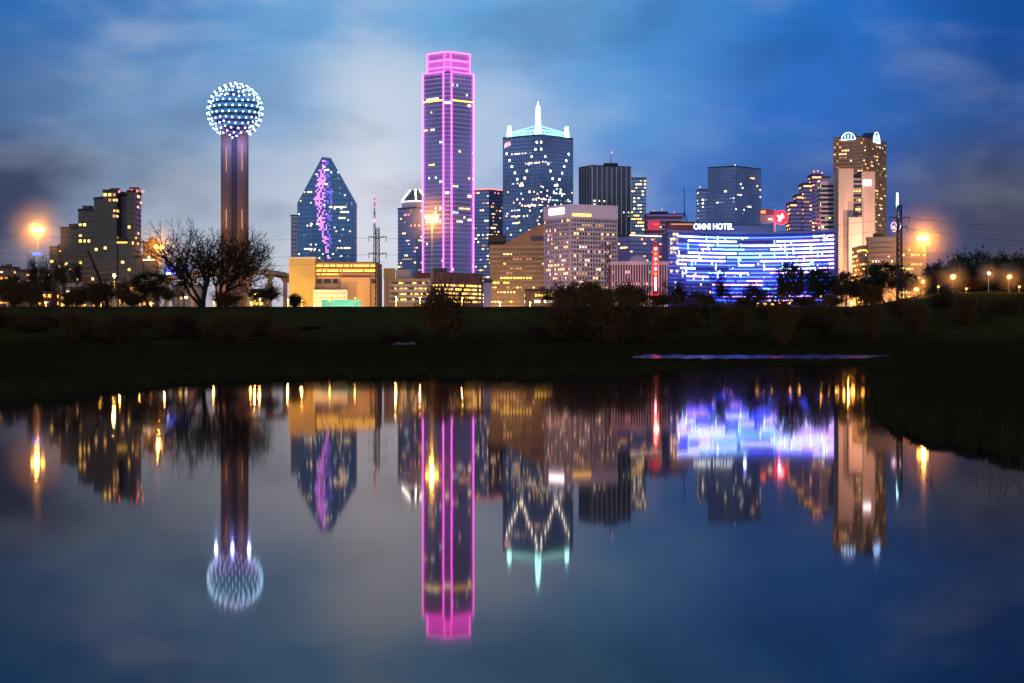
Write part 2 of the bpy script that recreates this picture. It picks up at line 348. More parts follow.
def tower(t, poly, ztop, D, wall, band=None, fin=None, fh=4., bay=4., bh=None, bw=.5, out=.35, lit=.08, rows=0., cols=(('warm',1),), ww=.7, wh=.42, z0=2.9, ymax=306, zlit=None, roof='dark', parapet=1.2, skip_cell=None, finout=None):
    """one storeyed volume: walls, floor bands, mullions, roof and lit windows as parts of the thing t"""
    m = MB(); m.prism(poly, z0, ztop); m.build('walls', M[wall], t)
    nf = max(1, round((ztop-z0)/fh)); fh = (ztop-z0)/nf; bh = bh or fh*.35
    if band:
        m = MB(); pb = offset(poly, out)
        for i in range(nf):
            z = ztop-i*fh
            if z-bh < z0: break
            m.prism(pb, z-bh-.01, z-.01 if i else z+.02)
        m.build('floor_bands', M[band], t)
    if roof:
        m = MB(); pr = offset(poly, (out if band else 0)+.15); m.prism(pr, ztop+.03, ztop+parapet); m.build('roof', M[roof], t)
    if roof and D < 1750 and z0 < 5:
        c0 = Vector((sum(a for a, _ in poly)/len(poly), sum(b for _, b in poly)/len(poly))); g = random.Random(int(ztop*7+D))
        for _ in range(2):
            q = c0.lerp(Vector(poly[g.randint(0, len(poly)-1)]), g.uniform(.1, .45)); h = g.uniform(1.2, 2.6); m = MB()
            m.box((q.x, q.y, ztop+parapet+h/2+.01), (g.uniform(2.5, 6), g.uniform(2.5, 5), h)); m.build('rooftop_unit', M['band_grey'], t)
    edges = [(poly[i], poly[(i+1) % len(poly)]) for i in range(len(poly))]
    mf = MB(); cells = []; zc = Z(ymax, D)
    for (p, q) in edges:
        P, Q = Vector(p), Vector(q); e = Q-P; Ln = e.length; e.normalize(); n = Vector((e.y, -e.x)); ang = math.atan2(e.y, e.x)
        nb = max(1, round(Ln/bay)); bl = Ln/nb
        if fin:
            fo = finout or (out+.12)
            for i in range(nb+1):
                s_ = min(max(i*bl, bw/2+.02), Ln-bw/2-.02); c = P+e*s_+n*(fo/2+.01); mf.box((c.x, c.y, (z0+ztop)/2+.02), (bw, fo, ztop-z0), ang)
        if n.dot(-P) <= 0: continue
        for f in range(nf):
            zz = ztop-(f+1)*fh+(fh-bh)/2
            if zz < zc or (zlit and zz > zlit): continue
            full = rng.random() < rows; fk = pick(cols); run = 0; a0 = rng.uniform(0, .5); a1 = a0+rng.uniform(.25, .8)
            for i in range(nb):
                if full: on = a0 <= (i+.5)/nb <= a1 and rng.random() < .92
                else:
                    if run > 0: run -= 1; on = True
                    else:
                        on = rng.random() < lit*.6
                        if on and rng.random() < .35: run = rng.randint(1, 2)
                if skip_cell and skip_cell(i, f, nb, nf): continue
                if on:
                    c = P+e*((i+.5)*bl)+n*.11
                    cells.append((c.x, c.y, zz, ang, round(bay*ww*rng.choice((.6, .85, 1, 1, 1.2)), 2), round(fh*wh*rng.choice((.7, 1, 1)), 2), fk if (full or rng.random() < .6) else pick(cols)))
    if fin: mf.build('mullions', M[fin], t)
    lit_cells(t, cells); return fh
def base(poly): return (sum(p[0] for p in poly)/len(poly), sum(p[1] for p in poly)/len(poly), 3.0)
def beacon(t, px, py, D, r=1.0, k='redlamp'):
    m = MB(); x, z = X(px, D), Z(py, D)
    m.ball((x, D, z), r, 8, 6); m.build('beacon', E[k], t)
def roofbox(t, px0, px1, y0, y1, D, m='dark', depth=10, name='rooftop_unit'):
    b = MB(); a, c = X(px0, D), X(px1, D); b.box(((a+c)/2, D+depth/2, (Z(y0, D)+Z(y1, D))/2), (c-a, depth, Z(y0, D)-Z(y1, D))); b.build(name, M[m], t)

WARM = (('warm',5),('yellow',2),('white',2),('dim',4)); COOL = (('cool',3),('white',4),('dimcool',4),('warm',2)); GOLD = (('yellow',5),('warm',4),('dim',3))
B = []
# --- stepped mirror-glass hotel on the left
D = 1250; t = thing('hotel', 'stepped grey mirror-glass hotel with red roof beacons, left of the ball-topped tower', 'building', (X(104, D), D, 3))
steps = [(50, 62, 248, 0, 20), (62, 81, 229, -4, 20), (81, 98, 211.5, -8, 20), (98, 107, 200.5, -12, 20), (107, 120.5, 193, -12.3, 18), (131, 138.5, 193.5, -12.3, 9), (138.5, 146, 260, -12, 12), (146, 158, 244, -10, 8)]
for a, b, y, dy, dp in steps:
    p = [(X(a, D), D+dy), (X(b, D)-.02, D+dy), (X(b, D)-.02, D+dp), (X(a, D), D+dp)]
    tower(t, p, Z(y, D), D, 'glass_grey', 'band_grey', None, fh=3.3, bay=2.6, bh=.7, out=.2, lit=.12, cols=(('warm',4),('yellow',3),('dim',3)), ww=.62, wh=.5)
p = [(X(120.5, D), D+2), (X(131, D)-.02, D+2), (X(131, D)-.02, D+18), (X(120.5, D), D+18)]; tower(t, p, Z(196, D), D, 'glass_dark', None, lit=.0)
p = [(X(120.5, D), D-10), (X(131, D)-.02, D-10), (X(131, D)-.02, D+1.9), (X(120.5, D), D+1.9)]; tower(t, p, Z(243.5, D), D, 'glass_grey', 'band_grey', fh=3.3, bay=2.6, bh=.5, out=.12, lit=.1, cols=WARM)
m = MB(); m.box((X(125.7, D), D-10.6, Z(243.3, D)), (X(131,D)-X(120.5,D), .5, .7)); m.build('ledge_light', E['yellow'], t)
m = MB(); m.box((X(151, D), D-10.9, Z(260.5, D)), (9, .5, .7)); m.build('ledge_light', E['white'], t)
for px, py in ((107.5,191),(119,191.5),(131.5,190.5),(137,191),(143,191.5)): beacon(t, px, py, D-8, .8)

for px in (70, 100, 130, 150): flood(t, (X(px, D), D-45, 8), (X(px, D), D, 22), 5e4, (1,.45,.12), 90)
# --- observation tower with the ball of lights
D = 1350; cx, cyy = X(235, D), D; bz = Z(111, D); rb = 27.2/F*D
t = thing('observation_tower', 'tall brown concrete tower topped by a ball of blue-white lights', 'tower', (cx, D, 3))
m = MB(); m.bar((cx, D, 2.9), (cx, D, bz-rb*.5), 3.4, n=20); m.build('core', M['shaft_dark'], t, True)
for k, (dx, dy) in enumerate(((-5.3, -1.5), (5.3, -1.5), (0, 7))):
    m = MB(); m.bar((cx+dx, D+dy, 2.9), (cx+dx, D+dy, bz-rb*.62), 4.05, n=24); leg = m.build('shaft', M['shaft'], t, True)
    if k < 2:
        for ya, yb in ((148, 172), (210, 229), (262, 275)):
            m = MB(); m.box((cx+dx+.2, D+dy-4.05, (Z(ya, D)+Z(yb, D))/2), (.5, .3, Z(ya, D)-Z(yb, D))); m.build('light_slot', E['dim'], t)
for i in range(9):
    z = 20+i*13.5; m = MB(); m.box((cx, D+1.5, z), (9.5, 9, .8)); m.build('link_floor', M['shaft_dark'], t)
def geo(freq):
    ph = (1+5**.5)/2; V = [Vector(v).normalized() for v in ((-1,ph,0),(1,ph,0),(-1,-ph,0),(1,-ph,0),(0,-1,ph),(0,1,ph),(0,-1,-ph),(0,1,-ph),(ph,0,-1),(ph,0,1),(-ph,0,-1),(-ph,0,1))]
    Fs = ((0,11,5),(0,5,1),(0,1,7),(0,7,10),(0,10,11),(1,5,9),(5,11,4),(11,10,2),(10,7,6),(7,1,8),(3,9,4),(3,4,2),(3,2,6),(3,6,8),(3,8,9),(4,9,5),(2,4,11),(6,2,10),(8,6,7),(9,8,1))
    pts = {}; ed = set()
    def g(p):
        k = tuple(round(c, 3) for c in p.normalized()); pts.setdefault(k, p.normalized()); return k
    for a, b, c in Fs:
        gr = {}
        for i in range(freq+1):
            for j in range(freq+1-i): gr[i, j] = g((V[a]*(freq-i-j)+V[b]*i+V[c]*j)/freq)
        for (i, j), k in gr.items():
            for di, dj in ((1,0),(0,1),(1,-1)):
                if (i+di, j+dj) in gr: ed.add(tuple(sorted((k, gr[i+di, j+dj]))))
    return pts, ed
pts, ed = geo(5); rot = Matrix.Rotation(.3, 3, 'Z') @ Matrix.Rotation(R(31.7), 3, 'X'); C = Vector((cx, D, bz))
m = MB()
for a, b in ed: m.bar(C+rot@pts[a]*rb, C+rot@pts[b]*rb, .14, n=3)
m.build('lattice_ball', M['ring'], t)
for z, r_ in ((-.62, .5), (-.42, .74), (-.2, .86), (.02, .88), (.24, .82)):
    m = MB(); m.bar((cx, D, bz+z*rb), (cx, D, bz+(z+.07)*rb), r_*rb, r_*rb, n=32); m.build('deck', M['dark'], t)
    m = MB(); m.bar((cx, D, bz+(z+.075)*rb), (cx, D, bz+(z+.21)*rb), (r_-.05)*rb, (r_-.07)*rb, n=32); m.build('window_band', E['ballteal'], t)
m = MB(); m.bar((cx, D, bz+.46*rb), (cx, D, bz+.8*rb), .45*rb, .15*rb, n=24); m.build('cap', M['glass_violet'], t)
mb1 = MB(); mb1.ball((0,0,0), .6, 8, 6); sm = [mb1.mesh('ball_light', E['ballwhite']), mb1.mesh('ball_light', E['balllilac'])]
P = sorted((rot@p for p in pts.values()), key=lambda p: p.y+.0*p.x)
for p in P[:100]: link('ball_light', sm[1 if p.z < -.25 or p.z > .75 else 0], t, C+p*(rb+.2))
m = MB()
for p in P[100:]: m.ball(C+p*(rb+.2), .6, 6, 5)
o = m.build('ball_lights', E['ballwhite'], t); o['kind'] = 'stuff'
beacon(t, 235, 82.5, D, .7)
for dx in (-11, 11, 0): point_light('uplight', t, (cx+dx, D-12, bz-rb-3), 9000, (.25,.3,1), 1)

flood(t, (cx-40, D-70, 14), (cx, D, 70), 2.6e5, (1,.62,.45), 60)
flood(t, (cx+50, D-70, 14), (cx, D, 60), 1.4e5, (1,.62,.45), 60)
# --- slim pale block behind the prism tower
D = 1900; p = front(291, 300, D, 20); t = thing('office_block', 'slim pale block behind the left edge of the pointed prism tower', 'building', base(p))
tower(t, p, Z(216, D), D, 'stone_grey', 'band_lilac', fh=4, bay=3, lit=.15, cols=WARM)
# --- prism tower
D = 1700; t = thing('prism_skyscraper', 'pointed blue glass prism tower with a purple light streak down its face', 'building', (X(326, D), D+20, 3))
def P3(px, py, dy): return Vector((X(px, D+dy), D+dy, Z(py, D+dy)))
zb = 2.9
def gnd(v): return Vector((v.x, v.y, zb))
b_, c_, e_, f_ = P3(297.3, 203, 18), P3(322, 157, 0), P3(331, 158, 4), P3(355.7, 203, 12); a_, g_ = gnd(b_), gnd(f_); k_ = Vector((X(331, D), D, zb))
b2, f2 = b_+Vector((0,14,0)), f_+Vector((0,14,0)); c2, e2 = c_+Vector((0,28,-2)), e_+Vector((0,26,-2)); a2, g2 = gnd(b2), gnd(f2)
m = MB(); vs_ = [a_,b_,c_,e_,f_,g_,k_,a2,b2,c2,e2,f2,g2]
m.add(vs_, [(0,6,2,1), (6,5,4,3,2), (1,2,9,8), (2,3,10,9), (3,4,11,10), (4,5,12,11), (0,1,8,7), (7,8,9,10,11,12), (0,7,12,5,6)])
pm = glass('prism_glass', (.06,.12,.2), .22); tt = pm.node_tree; bs = tt.nodes['Principled BSDF']
tc = N(tt, 'ShaderNodeTexCoord'); sp = N(tt, 'ShaderNodeSeparateXYZ'); L(tt, tc.outputs['Object'], sp.inputs[0])
fr = math_(tt, 'FRACT', math_(tt, 'MULTIPLY', sp.outputs[2], 1/3.9)); fx = math_(tt, 'FRACT', math_(tt, 'MULTIPLY', sp.outputs[0], 1/3.2))
line = math_(tt, 'MAXIMUM', math_(tt, 'LESS_THAN', fr, .3), math_(tt, 'LESS_THAN', fx, .14))
L(tt, mixc(tt, line, (.05,.12,.22,1), (.10,.17,.25,1)), bs.inputs['Base Color'])
m.build('glass_hull', pm, t)
cells = []; ang1 = math.atan2(k_.y-a_.y, k_.x-a_.x); ang2 = math.atan2(g_.y-k_.y, g_.x-k_.x)
def on_face(px, py):
    """point on the faceted front seen at this pixel"""
    for tri in ((0,6,2),(0,2,1),(6,5,4),(6,4,3),(6,3,2)):
        A, B_, C_ = (vs_[i] for i in tri); d = Vector(((px-512)/F, 1, (HOR-py)/F)); o_ = Vector((0,0,HC))
        n = (B_-A).cross(C_-A); s_ = n.dot(A-o_)/n.dot(d); q = o_+d*s_
        u = [(Y-X_).cross(q-X_).dot(n) for X_, Y in ((A,B_),(B_,C_),(C_,A))]
        if all(x >= -1e-3 for x in u) or all(x <= 1e-3 for x in u): return q
    return None
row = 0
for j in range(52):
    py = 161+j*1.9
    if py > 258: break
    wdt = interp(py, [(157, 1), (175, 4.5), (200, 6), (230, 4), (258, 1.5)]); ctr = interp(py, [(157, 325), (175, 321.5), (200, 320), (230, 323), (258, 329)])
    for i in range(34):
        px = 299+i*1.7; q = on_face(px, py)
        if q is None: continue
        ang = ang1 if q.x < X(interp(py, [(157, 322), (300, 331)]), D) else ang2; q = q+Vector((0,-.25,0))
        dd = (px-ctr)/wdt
        if abs(dd) < 1 and rng.random() < .75*(1-abs(dd)*.6): cells.append((q.x, q.y, q.z, ang, 1.25, 1.3, 'pink_reflection'))  # glowing panes, with a violet fringe, imitate neon reflected in the glass
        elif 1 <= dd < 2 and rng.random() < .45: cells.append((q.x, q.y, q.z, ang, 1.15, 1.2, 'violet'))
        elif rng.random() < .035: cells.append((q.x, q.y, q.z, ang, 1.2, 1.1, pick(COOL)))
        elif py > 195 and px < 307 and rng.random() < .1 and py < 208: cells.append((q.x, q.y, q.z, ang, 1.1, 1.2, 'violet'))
for py, xa, xb in ((184,318,330),(192,303,312),(207,330,346),(212,341,348),(218,338,346),(249,305,316),(248,338,350),(224,312,322),(170,325,331)):
    px = xa
    while px < xb:
        q = on_face(px, py)
        if q is not None and rng.random() < .8: cells.append((q.x, q.y-.3, q.z, ang2, 1.3, 1.2, 'white' if rng.random() < .7 else 'warm'))
        px += 1.7
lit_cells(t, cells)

# --- yellow floodlit hall and its neighbours (foot of the prism)
D = 900; p = front(289, 315, D, 40); t = thing('hall', 'ochre floodlit windowless block with long rows of lit windows beside it', 'building', base(p))
m = MB(); m.prism(p, 2.9, Z(259, D)); m.build('walls', M['ochre'], t)
m = MB(); m.prism(offset(p, .3), Z(259, D)+.01, Z(259, D)+1); m.build('roof', M['white'], t)
p = front(315.1, 376, D, 38); m = MB(); m.prism([(a, b+4) for a, b in p], 2.9, Z(262.5, D)); m.build('walls', M['tan'], t)
m = MB(); m.prism([(a, b+3.5) for a, b in offset(p, .2)], Z(262.5, D)+.01, Z(261.6, D)); m.build('roof', M['brick'], t)
cells = []
for y, hh in ((265.4, .9), (270.4, .9), (274, .5)):
    m = MB(); m.box(((p[0][0]+p[1][0])/2, D+3.8, Z(y+1.9, D)), (p[1][0]-p[0][0], .5, .5)); m.build('floor_band', M['brick'], t)
    for i in range(38):
        if y > 273 and i > 13: continue
        if rng.random() < .86: cells.append((X(316.5+i*1.55, D), D+3.85, Z(y, D), 0, .5, hh*.9, 'yellow'))
m = MB(); m.box((X(355, D), D+2.9, (Z(277, D)+3)/2), (X(370, D)-X(341, D), 2, Z(277, D)-3)); m.build('blank_wall', M['tan'], t)
for a, b in ((316, 321), (323, 330), (332, 337), (371, 375)):
    m = MB(); m.box((X((a+b)/2, D), D+3.9, Z(281, D)), (X(b, D)-X(a, D), .3, 2.0)); m.build('window', M['glass_dark'], t)
m = MB(); m.box((X(331, D), D-1, (Z(290, D)+3)/2), (X(347, D)-X(313, D), 6, Z(290, D)-3)); m.build('arcade_wall', M['white'], t)
for i in range(16):
    for y in (293.5, 298, 302.5): cells.append((X(314.5+i*2.05, D), D-4.05, Z(y, D), 0, .42, .8, 'dim'))
lit_cells(t, cells)
t2 = thing('canopy', 'long turquoise canopy at the foot of the ochre hall', 'canopy', (X(345, D-25), D-25, 3))
m = MB(); m.box((X(347, D), D-25, Z(302.2, D-25)), (X(366, D)-X(328, D), 12, .35)); m.box((X(347, D), D-31, Z(303.5, D-25)), (X(366, D)-X(328, D), .2, 3)); m.build('canvas', M['turquoise'], t2)
for i in range(5):
    m = MB(); xx_ = X(328.5+i*9.2, D); m.bar((xx_, D-30.6, 2.9), (xx_, D-30.6, Z(302.4, D-25)), .12, n=6); m.build('post', M['steel'], t2)
point_light('canopy_lamp', t2, (X(347, D), D-44, 9), 500, (.5,1,.9), .5)
flood(t, (X(303, D), D-34, 5), (X(302, D), D, 12), 7.5e4, (1,.6,.1), 120)
flood(t, (X(352, D), D-40, 7), (X(352, D), D, 18), 3.6e4, (1,.55,.2), 110)
# --- pale strip block and pale rounded block right of the lattice pylon
D = 930; p = front(384, 430, D, 30); t = thing('office_block', 'low cream block with horizontal lit floors, right of the nearest tall lattice pylon', 'building', base(p))
m = MB(); m.prism(p, 2.9, Z(278.5, D)); m.build('walls', M['tan'], t)
m = MB(); m.box((X(389, D), D+4, Z(273.5, D)), (X(395, D)-X(384, D), 6, 5)); m.build('rooftop_unit', M['ochre'], t)
m = MB(); m.box((X(403, D), D+8, Z(274, D)), (X(411, D)-X(396, D), 8, 4.4)); m.build('rooftop_unit', M['stone_pink'], t)
cells = []
for j, y in enumerate((283, 288.5, 294, 299.5)):
    m = MB(); m.box((X(408, D), D-.2, Z(y+2.1, D)), (X(430, D)-X(392, D), .9, 1.0)); m.build('floor_band', M['white'], t)
    m = MB(); m.box((X(410, D), D-.06, Z(y, D)), (X(429, D)-X(394, D), .2, 1.1)); m.build('window_strip', M['glass_dark'], t)
    for i in range(17):
        if rng.random() < .5: cells.append((X(395.5+i*2.0, D), D-.25, Z(y, D), 0, .7, .7, pick(GOLD)))
lit_cells(t, cells)
# --- red brown parking garage with lit decks
D = 960; p = two_face(414, 444, 483, D, 35); t = thing('parking_garage', 'red brown brick parking garage with bright open decks below the pink-lined tower', 'garage', base(p))
tower(t, p, Z(273, D), D, 'brick', None, lit=0, roof='brick', parapet=.4)
cells = []
for (P_, Q_) in ((p[3], p[0]), (p[0], p[1])):
    Pv, Qv = Vector(P_), Vector(Q_); e = (Qv-Pv); Ln = e.length; e.normalize(); n = Vector((e.y, -e.x)); ang = math.atan2(e.y, e.x)
    for j, y in enumerate((285, 289, 293, 297, 301.2)):
        k = int(Ln/1.7)
        for i in range(k):
            if rng.random() < (.9 if P_ == p[0] else .8):
                c = Pv+e*((i+.5)*1.7)+n*.1; cells.append((c.x, c.y, Z(y, D), ang, 1.25, .85, pick((('yellow',3),('warm',4),('dim',2)))))
    m = MB()
    for y in (287, 291, 295, 299.2):
        c = Pv+e*(Ln/2)+n*.25; m.box((c.x, c.y, Z(y, D)), (Ln-.4, .5, .7), ang)
    m.build('deck_edge', M['band_brown'], t)
lit_cells(t, cells)
D = 1000; p = front(483.5, 491, D, 8); t = thing('stair_tower', 'small bright pink-white stair tower right of the brick garage', 'building', base(p)); tower(t, p, Z(283.5, D), D, 'lightstone', None, lit=0, roof='white', parapet=.3)
point_light('unseen_floodlight', t, (X(487, D), D-12, 12), 2500, (1,.6,.7), .5)

# --- tower with the slanted bright crown, left of the pink tower
D = 2150; p = two_face(398, 416, 432, D, 40); t = thing('skyscraper', 'blue tower with a slanted white-lit glass crown, left of the pink-lined tower', 'building', base(p))
tower(t, p, Z(208, D), D, 'glass_blue', 'band_blue', None, fh=4, bay=3, lit=.2, rows=.04, cols=(('rose',3),('warm',3),('dim',4),('cool',2)))
q = offset(p, -3); cxq = sum(a for a, _ in q)/4; cyq = sum(b for _, b in q)/4; tp = [(cxq+(a-cxq)*.35, cyq+(b-cyq)*.35) for a, b in q]
m = MB(); m.prism(q, Z(207, D), Z(200, D)); m.build('crown_base', M['lightstone'], t)
m = MB(); m.prism(q, Z(200, D)+.02, Z(189, D), tp); m.build('crown', M['glass_teal'], t)
for i in range(4):
    m = MB(); m.bar((q[i][0], q[i][1], Z(199.5, D)), (tp[i][0], tp[i][1], Z(188.6, D)), .7, n=4); m.build('crown_edge_light', E['star'], t)
m = MB(); qq = offset(q, .4); [m.bar((qq[i][0], qq[i][1], Z(200.5, D)), (qq[(i+1)%4][0], qq[(i+1)%4][1], Z(200.5, D)), .5, n=4) for i in range(4)]; m.build('crown_ring_light', E['signwhite'], t)
# --- pink neon tower
D = 2000; t = thing('skyscraper', 'tallest skyscraper, its edges and crown outlined in pink neon', 'building', (X(447.5, D), D+25, 3))
def pl(pts): return [(X(px, D+dy) if False else X(px, D), D+dy) for px, dy in pts]
body = pl([(422.8,20),(443.7,0),(451.3,0),(472.2,20),(472.2,30),(451.3,50),(443.7,50),(422.8,30)])
crown = pl([(427.2,22),(444.5,5),(450.5,5),(468.6,22),(468.6,30),(450.5,46),(444.5,46),(427.2,30)])
tower(t, body, Z(73, D), D, 'glass_violet', 'band_lilac', None, fh=4.4, bay=3.2, bh=1.2, out=.3, lit=.05, rows=.03, cols=(('white',3),('warm',3),('cool',2)), zlit=Z(76, D))
tower(t, crown, Z(53, D), D, 'crown', 'band_lilac', None, fh=4.4, bay=3.2, bh=1.2, out=.3, lit=0, z0=Z(73, D)+1.3)
zt = Z(73, D)+1.3; zb2 = Z(272, D)
for px in (434, 461): flood(t, (X(px, D), D-16, Z(76, D)), (X(px, D), D+15, Z(60, D)), 1.2e4, (1,.08,.6), 110)
def tube(a, b, r=.55, k='neon'): m = MB(); m.bar(a, b, r, n=6); m.build('neon_tube', E[k], t)
bo = offset(body, .9); co = offset(crown, .9)
for i in (0, 1, 2, 3): tube((*bo[i], zb2), (*bo[i], zt), .62, 'neon' if i in (1,2) else 'neon_edge')
for i in (0, 2): tube((*bo[i], zt), (*bo[i+1], zt), .6)
for z, rr in ((Z(53, D)+1.4, .8), (Z(59.5, D), .7), (Z(66.3, D), .6)):
    for i in (0, 1, 2, 7, 3): tube((*co[i], z), (*co[(i+1) % 8], z), rr)
for i in (0, 1, 2, 3): tube((*co[i], zt+.5), (*co[i], Z(53, D)+1), .55 if i in (0, 3) else .35)
for i in (0, 2):
    a, b = Vector(offset(body, .5)[i]), Vector(offset(body, .5)[i+1])
    m = MB(); m.bar((*a, Z(100, D)), (*b, Z(100, D)), .8, n=4); m.build('light_band', E['yellow'], t)
a, b = body[1], body[2]
m = MB(); m.box((X(447.5, D), D-.5, Z(102.5, D)), (7, .3, 2)); m.build('light_band', E['white'], t)
for px, py, wd in ((468, 104, 5), (467, 195, 8), (467, 219, 8), (447, 193, 4)):
    m = MB(); m.box((X(px, D), D+ (17 if px > 455 else -.6)-1.5, Z(py, D)), (wd, .4, 2)); m.build('lit_floor', E['white'], t)
# --- block right of the pink tower
D = 2250; p = two_face(470, 489, 506, D, 35); t = thing('skyscraper', 'dark blue block with many scattered lights, between the pink-lined tower and the spired tower', 'building', base(p))
tower(t, p, Z(190, D), D, 'glass_blue', 'band_blue', None, fh=4, bay=3.2, lit=.3, rows=.06, cols=(('warm',4),('white',3),('dim',5),('rose',1)))
m = MB(); q = offset(p, .8); m.bar((*q[3], Z(189, D)), (*q[0], Z(189, D)), .45, n=4); m.bar((*q[0], Z(189, D)), (*q[1], Z(189, D)), .45, n=4); m.build('roof_edge_light', E['redlamp'], t)
# --- spired tower
D = 2200; p = two_face(503, 540, 573, D, 42); t = thing('skyscraper', 'dark blue glass tower with glowing teal spires and crossing diagonals of lights', 'building', base(p))
tower(t, p, Z(135.2, D), D, 'glass_blue', 'band_blue', 'glass_teal', fh=4.2, bay=3.4, bw=.3, out=.2, lit=.05, rows=.0, cols=COOL, zlit=Z(185, D))
tower_cells = []
def on_two(p, px, D_):
    """the point of the visible faces of footprint p at pixel column px"""
    for (a, b) in ((p[3], p[0]), (p[0], p[1])):
        a, b = Vector(a), Vector(b); k = (px-512)/F; e = b-a
        s_ = (k*a.y-a.x)/(e.x-k*e.y)
        if -.01 <= s_ <= 1.01: n = Vector((e.y, -e.x)).normalized(); return a+e*s_+n*.3, math.atan2(e.y, e.x)
    return None
dots = [(507,151),(509.5,158),(512,164.5),(515,171),(517.3,177.6),(520.5,184),(535.5,149),(532,156),(529,163),(527,170),(525,177),(522.5,184),(545,156),(548,163),(550.3,170),(552.4,177.5),(555,184),(568.6,151),(566,158),(564,164),(562,171),(559.2,177.6),(557,183.5),(541,149),(537,142),(541,142)]
for px, py in dots:
    r_ = on_two(p, px, D)
    if r_: tower_cells.append((r_[0].x, r_[0].y, Z(py, D), r_[1], 1.9, 1.9, 'star'))
for py, xa, xb in ((152, 512, 532), (162.5, 526, 540), (161.5, 541, 552), (192, 552, 567), (199, 541, 566), (182, 512, 524), (205, 525, 548), (209,512,520), (218, 548, 566), (215,512,520)):
    px = xa
    while px < xb:
        r_ = on_two(p, px, D)
        if r_ and rng.random() < .75: tower_cells.append((r_[0].x, r_[0].y, Z(py, D), r_[1], 1.5, 1.3, pick(COOL)))
        px += 1.5
for i in range(70):
    px, py = rng.uniform(505, 572), 186+rng.random()*44; r_ = on_two(p, px, D)
    if r_: tower_cells.append((r_[0].x, r_[0].y, Z(py, D), r_[1], 1.6, 1.5, pick((('white',3),('warm',2),('cool',2)))))
lit_cells(t, tower_cells)
sg = MB(); r_ = on_two(p, 508.5, D); xx_, yy_ = r_[0].x, r_[0].y
sg.add([(xx_-4.5, yy_+.4, Z(145.5, D)), (xx_-1, yy_-.5, Z(144, D)), (xx_-.6, yy_-.6, Z(139, D)), (xx_-4, yy_+.3, Z(141, D)), (xx_-.2, yy_-.8, Z(143.6, D)), (xx_+4.3, yy_-2.4, Z(142.5, D)), (xx_+4.3, yy_-2.4, Z(138.5, D)), (xx_+.6, yy_-1, Z(139, D))], [(0,1,2,3), (4,5,6,7)]); sg.build('roof_sign', E['rose'], t)
cxs, cys = (p[0][0]+p[2][0])/2, (p[0][1]+p[2][1])/2; ztp = Z(135.2, D)+1.2
def lattice_mast(t, x, y, z0, z1, w0, w1, k, name, n=7, r=.3):
    m = MB(); cs = lambda z: w0+(w1-w0)*(z-z0)/(z1-z0)
    for a, b in ((-1,-1),(1,-1),(1,1),(-1,1)): m.bar((x+a*w0/2, y+b*w0/2, z0), (x+a*w1/2, y+b*w1/2, z1), r, n=4)
    for i in range(n):
        za, zc_ = z0+(z1-z0)*i/n, z0+(z1-z0)*(i+1)/n; wa, wc = cs(za)/2, cs(zc_)/2
        for (a, b), (c, d) in (((-1,-1),(1,-1)),((1,-1),(1,1)),((1,1),(-1,1)),((-1,1),(-1,-1))):
            m.bar((x+a*wa, y+b*wa, za), (x+c*wc, y+d*wc, zc_), r*.7, n=3); m.bar((x+c*wa, y+d*wa, za), (x+a*wc, y+b*wc, zc_), r*.7, n=3)
            m.bar((x+a*wc, y+b*wc, zc_), (x+c*wc, y+d*wc, zc_), r*.7, n=3)
    return m.build(name, k, t)
lattice_mast(t, cxs, cys, ztp, Z(102, D), 7, 3.6, E['tealwhite'], 'spire', 7, .3)
m = MB(); m.bar((cxs, cys, Z(102, D)), (cxs, cys, Z(97, D)), .8, .3, n=6); m.build('spire_tip', E['tealwhite'], t)
ins = offset(p, -5)
for q in (ins[3], ins[1]):
    lattice_mast(t, q[0]+0, q[1], ztp, Z(125, D), 5, 3.5, E['tealwhite'], 'corner_spire', 3, .3); m = MB(); m.ball((q[0], q[1], Z(124, D)), 2.0, 8, 6); m.build('corner_lamp', E['tealwhite'], t)
for q in (ins[0], ins[2]): lattice_mast(t, q[0], q[1], ztp, Z(129, D), 4, 3, E['teal'], 'corner_spire', 2, .4)
m = MB()
for i in range(4):
    a, b = Vector(ins[i]), Vector(ins[(i+1) % 4])
    for k in range(8):
        u, v_ = a.lerp(b, k/8), a.lerp(b, (k+1)/8); m.bar((*u, ztp+.3), (*v_, ztp+6), .3, n=3); m.bar((*u, ztp+6), (*v_, ztp+.3), .3, n=3); m.bar((*u, ztp+6), (*v_, ztp+6), .3, n=3)
    m.bar((*a, ztp+5), (cxs, cys, ztp+14), .5, n=4)
m.build('roof_truss', E['teal'], t)

# --- pedimented brown office in front
D = 1650; p = front(490, 545, D, 40); t = thing('office_block', 'brown stone office block with a stepped gable roof and rows of yellow windows', 'building', base(p))
tower(t, p, Z(246, D), D, 'glass_brown', 'band_brown', 'band_brown', fh=3.9, bay=2.6, bw=.35, bh=1.7, out=.3, lit=.3, rows=.28, cols=GOLD, ww=.7, wh=.36, roof='copper', parapet=1)
m = MB(); zr = Z(246, D)+1.05; xL, xR = X(503, D), X(545, D); xa = X(541, D)
m.add([(xL, D, zr), (xR, D, zr), (xR, D, Z(226, D)), (xa, D, Z(223.5, D)), (xL, D+38, zr), (xR, D+38, zr), (xR, D+38, Z(226, D)), (xa, D+38, Z(223.5, D))], [(0,1,2,3), (5,4,7,6), (0,3,7,4), (3,2,6,7), (1,5,6,2), (0,4,5,1)]); m.build('gable', M['copper'], t)
m = MB(); m.box((X(538, D), D-.1, Z(238.5, D)), (X(544, D)-X(529.5, D), .3, 4)); m.build('gable_window', M['glass_dark'], t)
m = MB(); m.box((X(497, D), D+12, Z(240, D)), (X(508, D)-X(490, D), 18, 9)); m.build('dark_roof_wing', M['dark'], t)
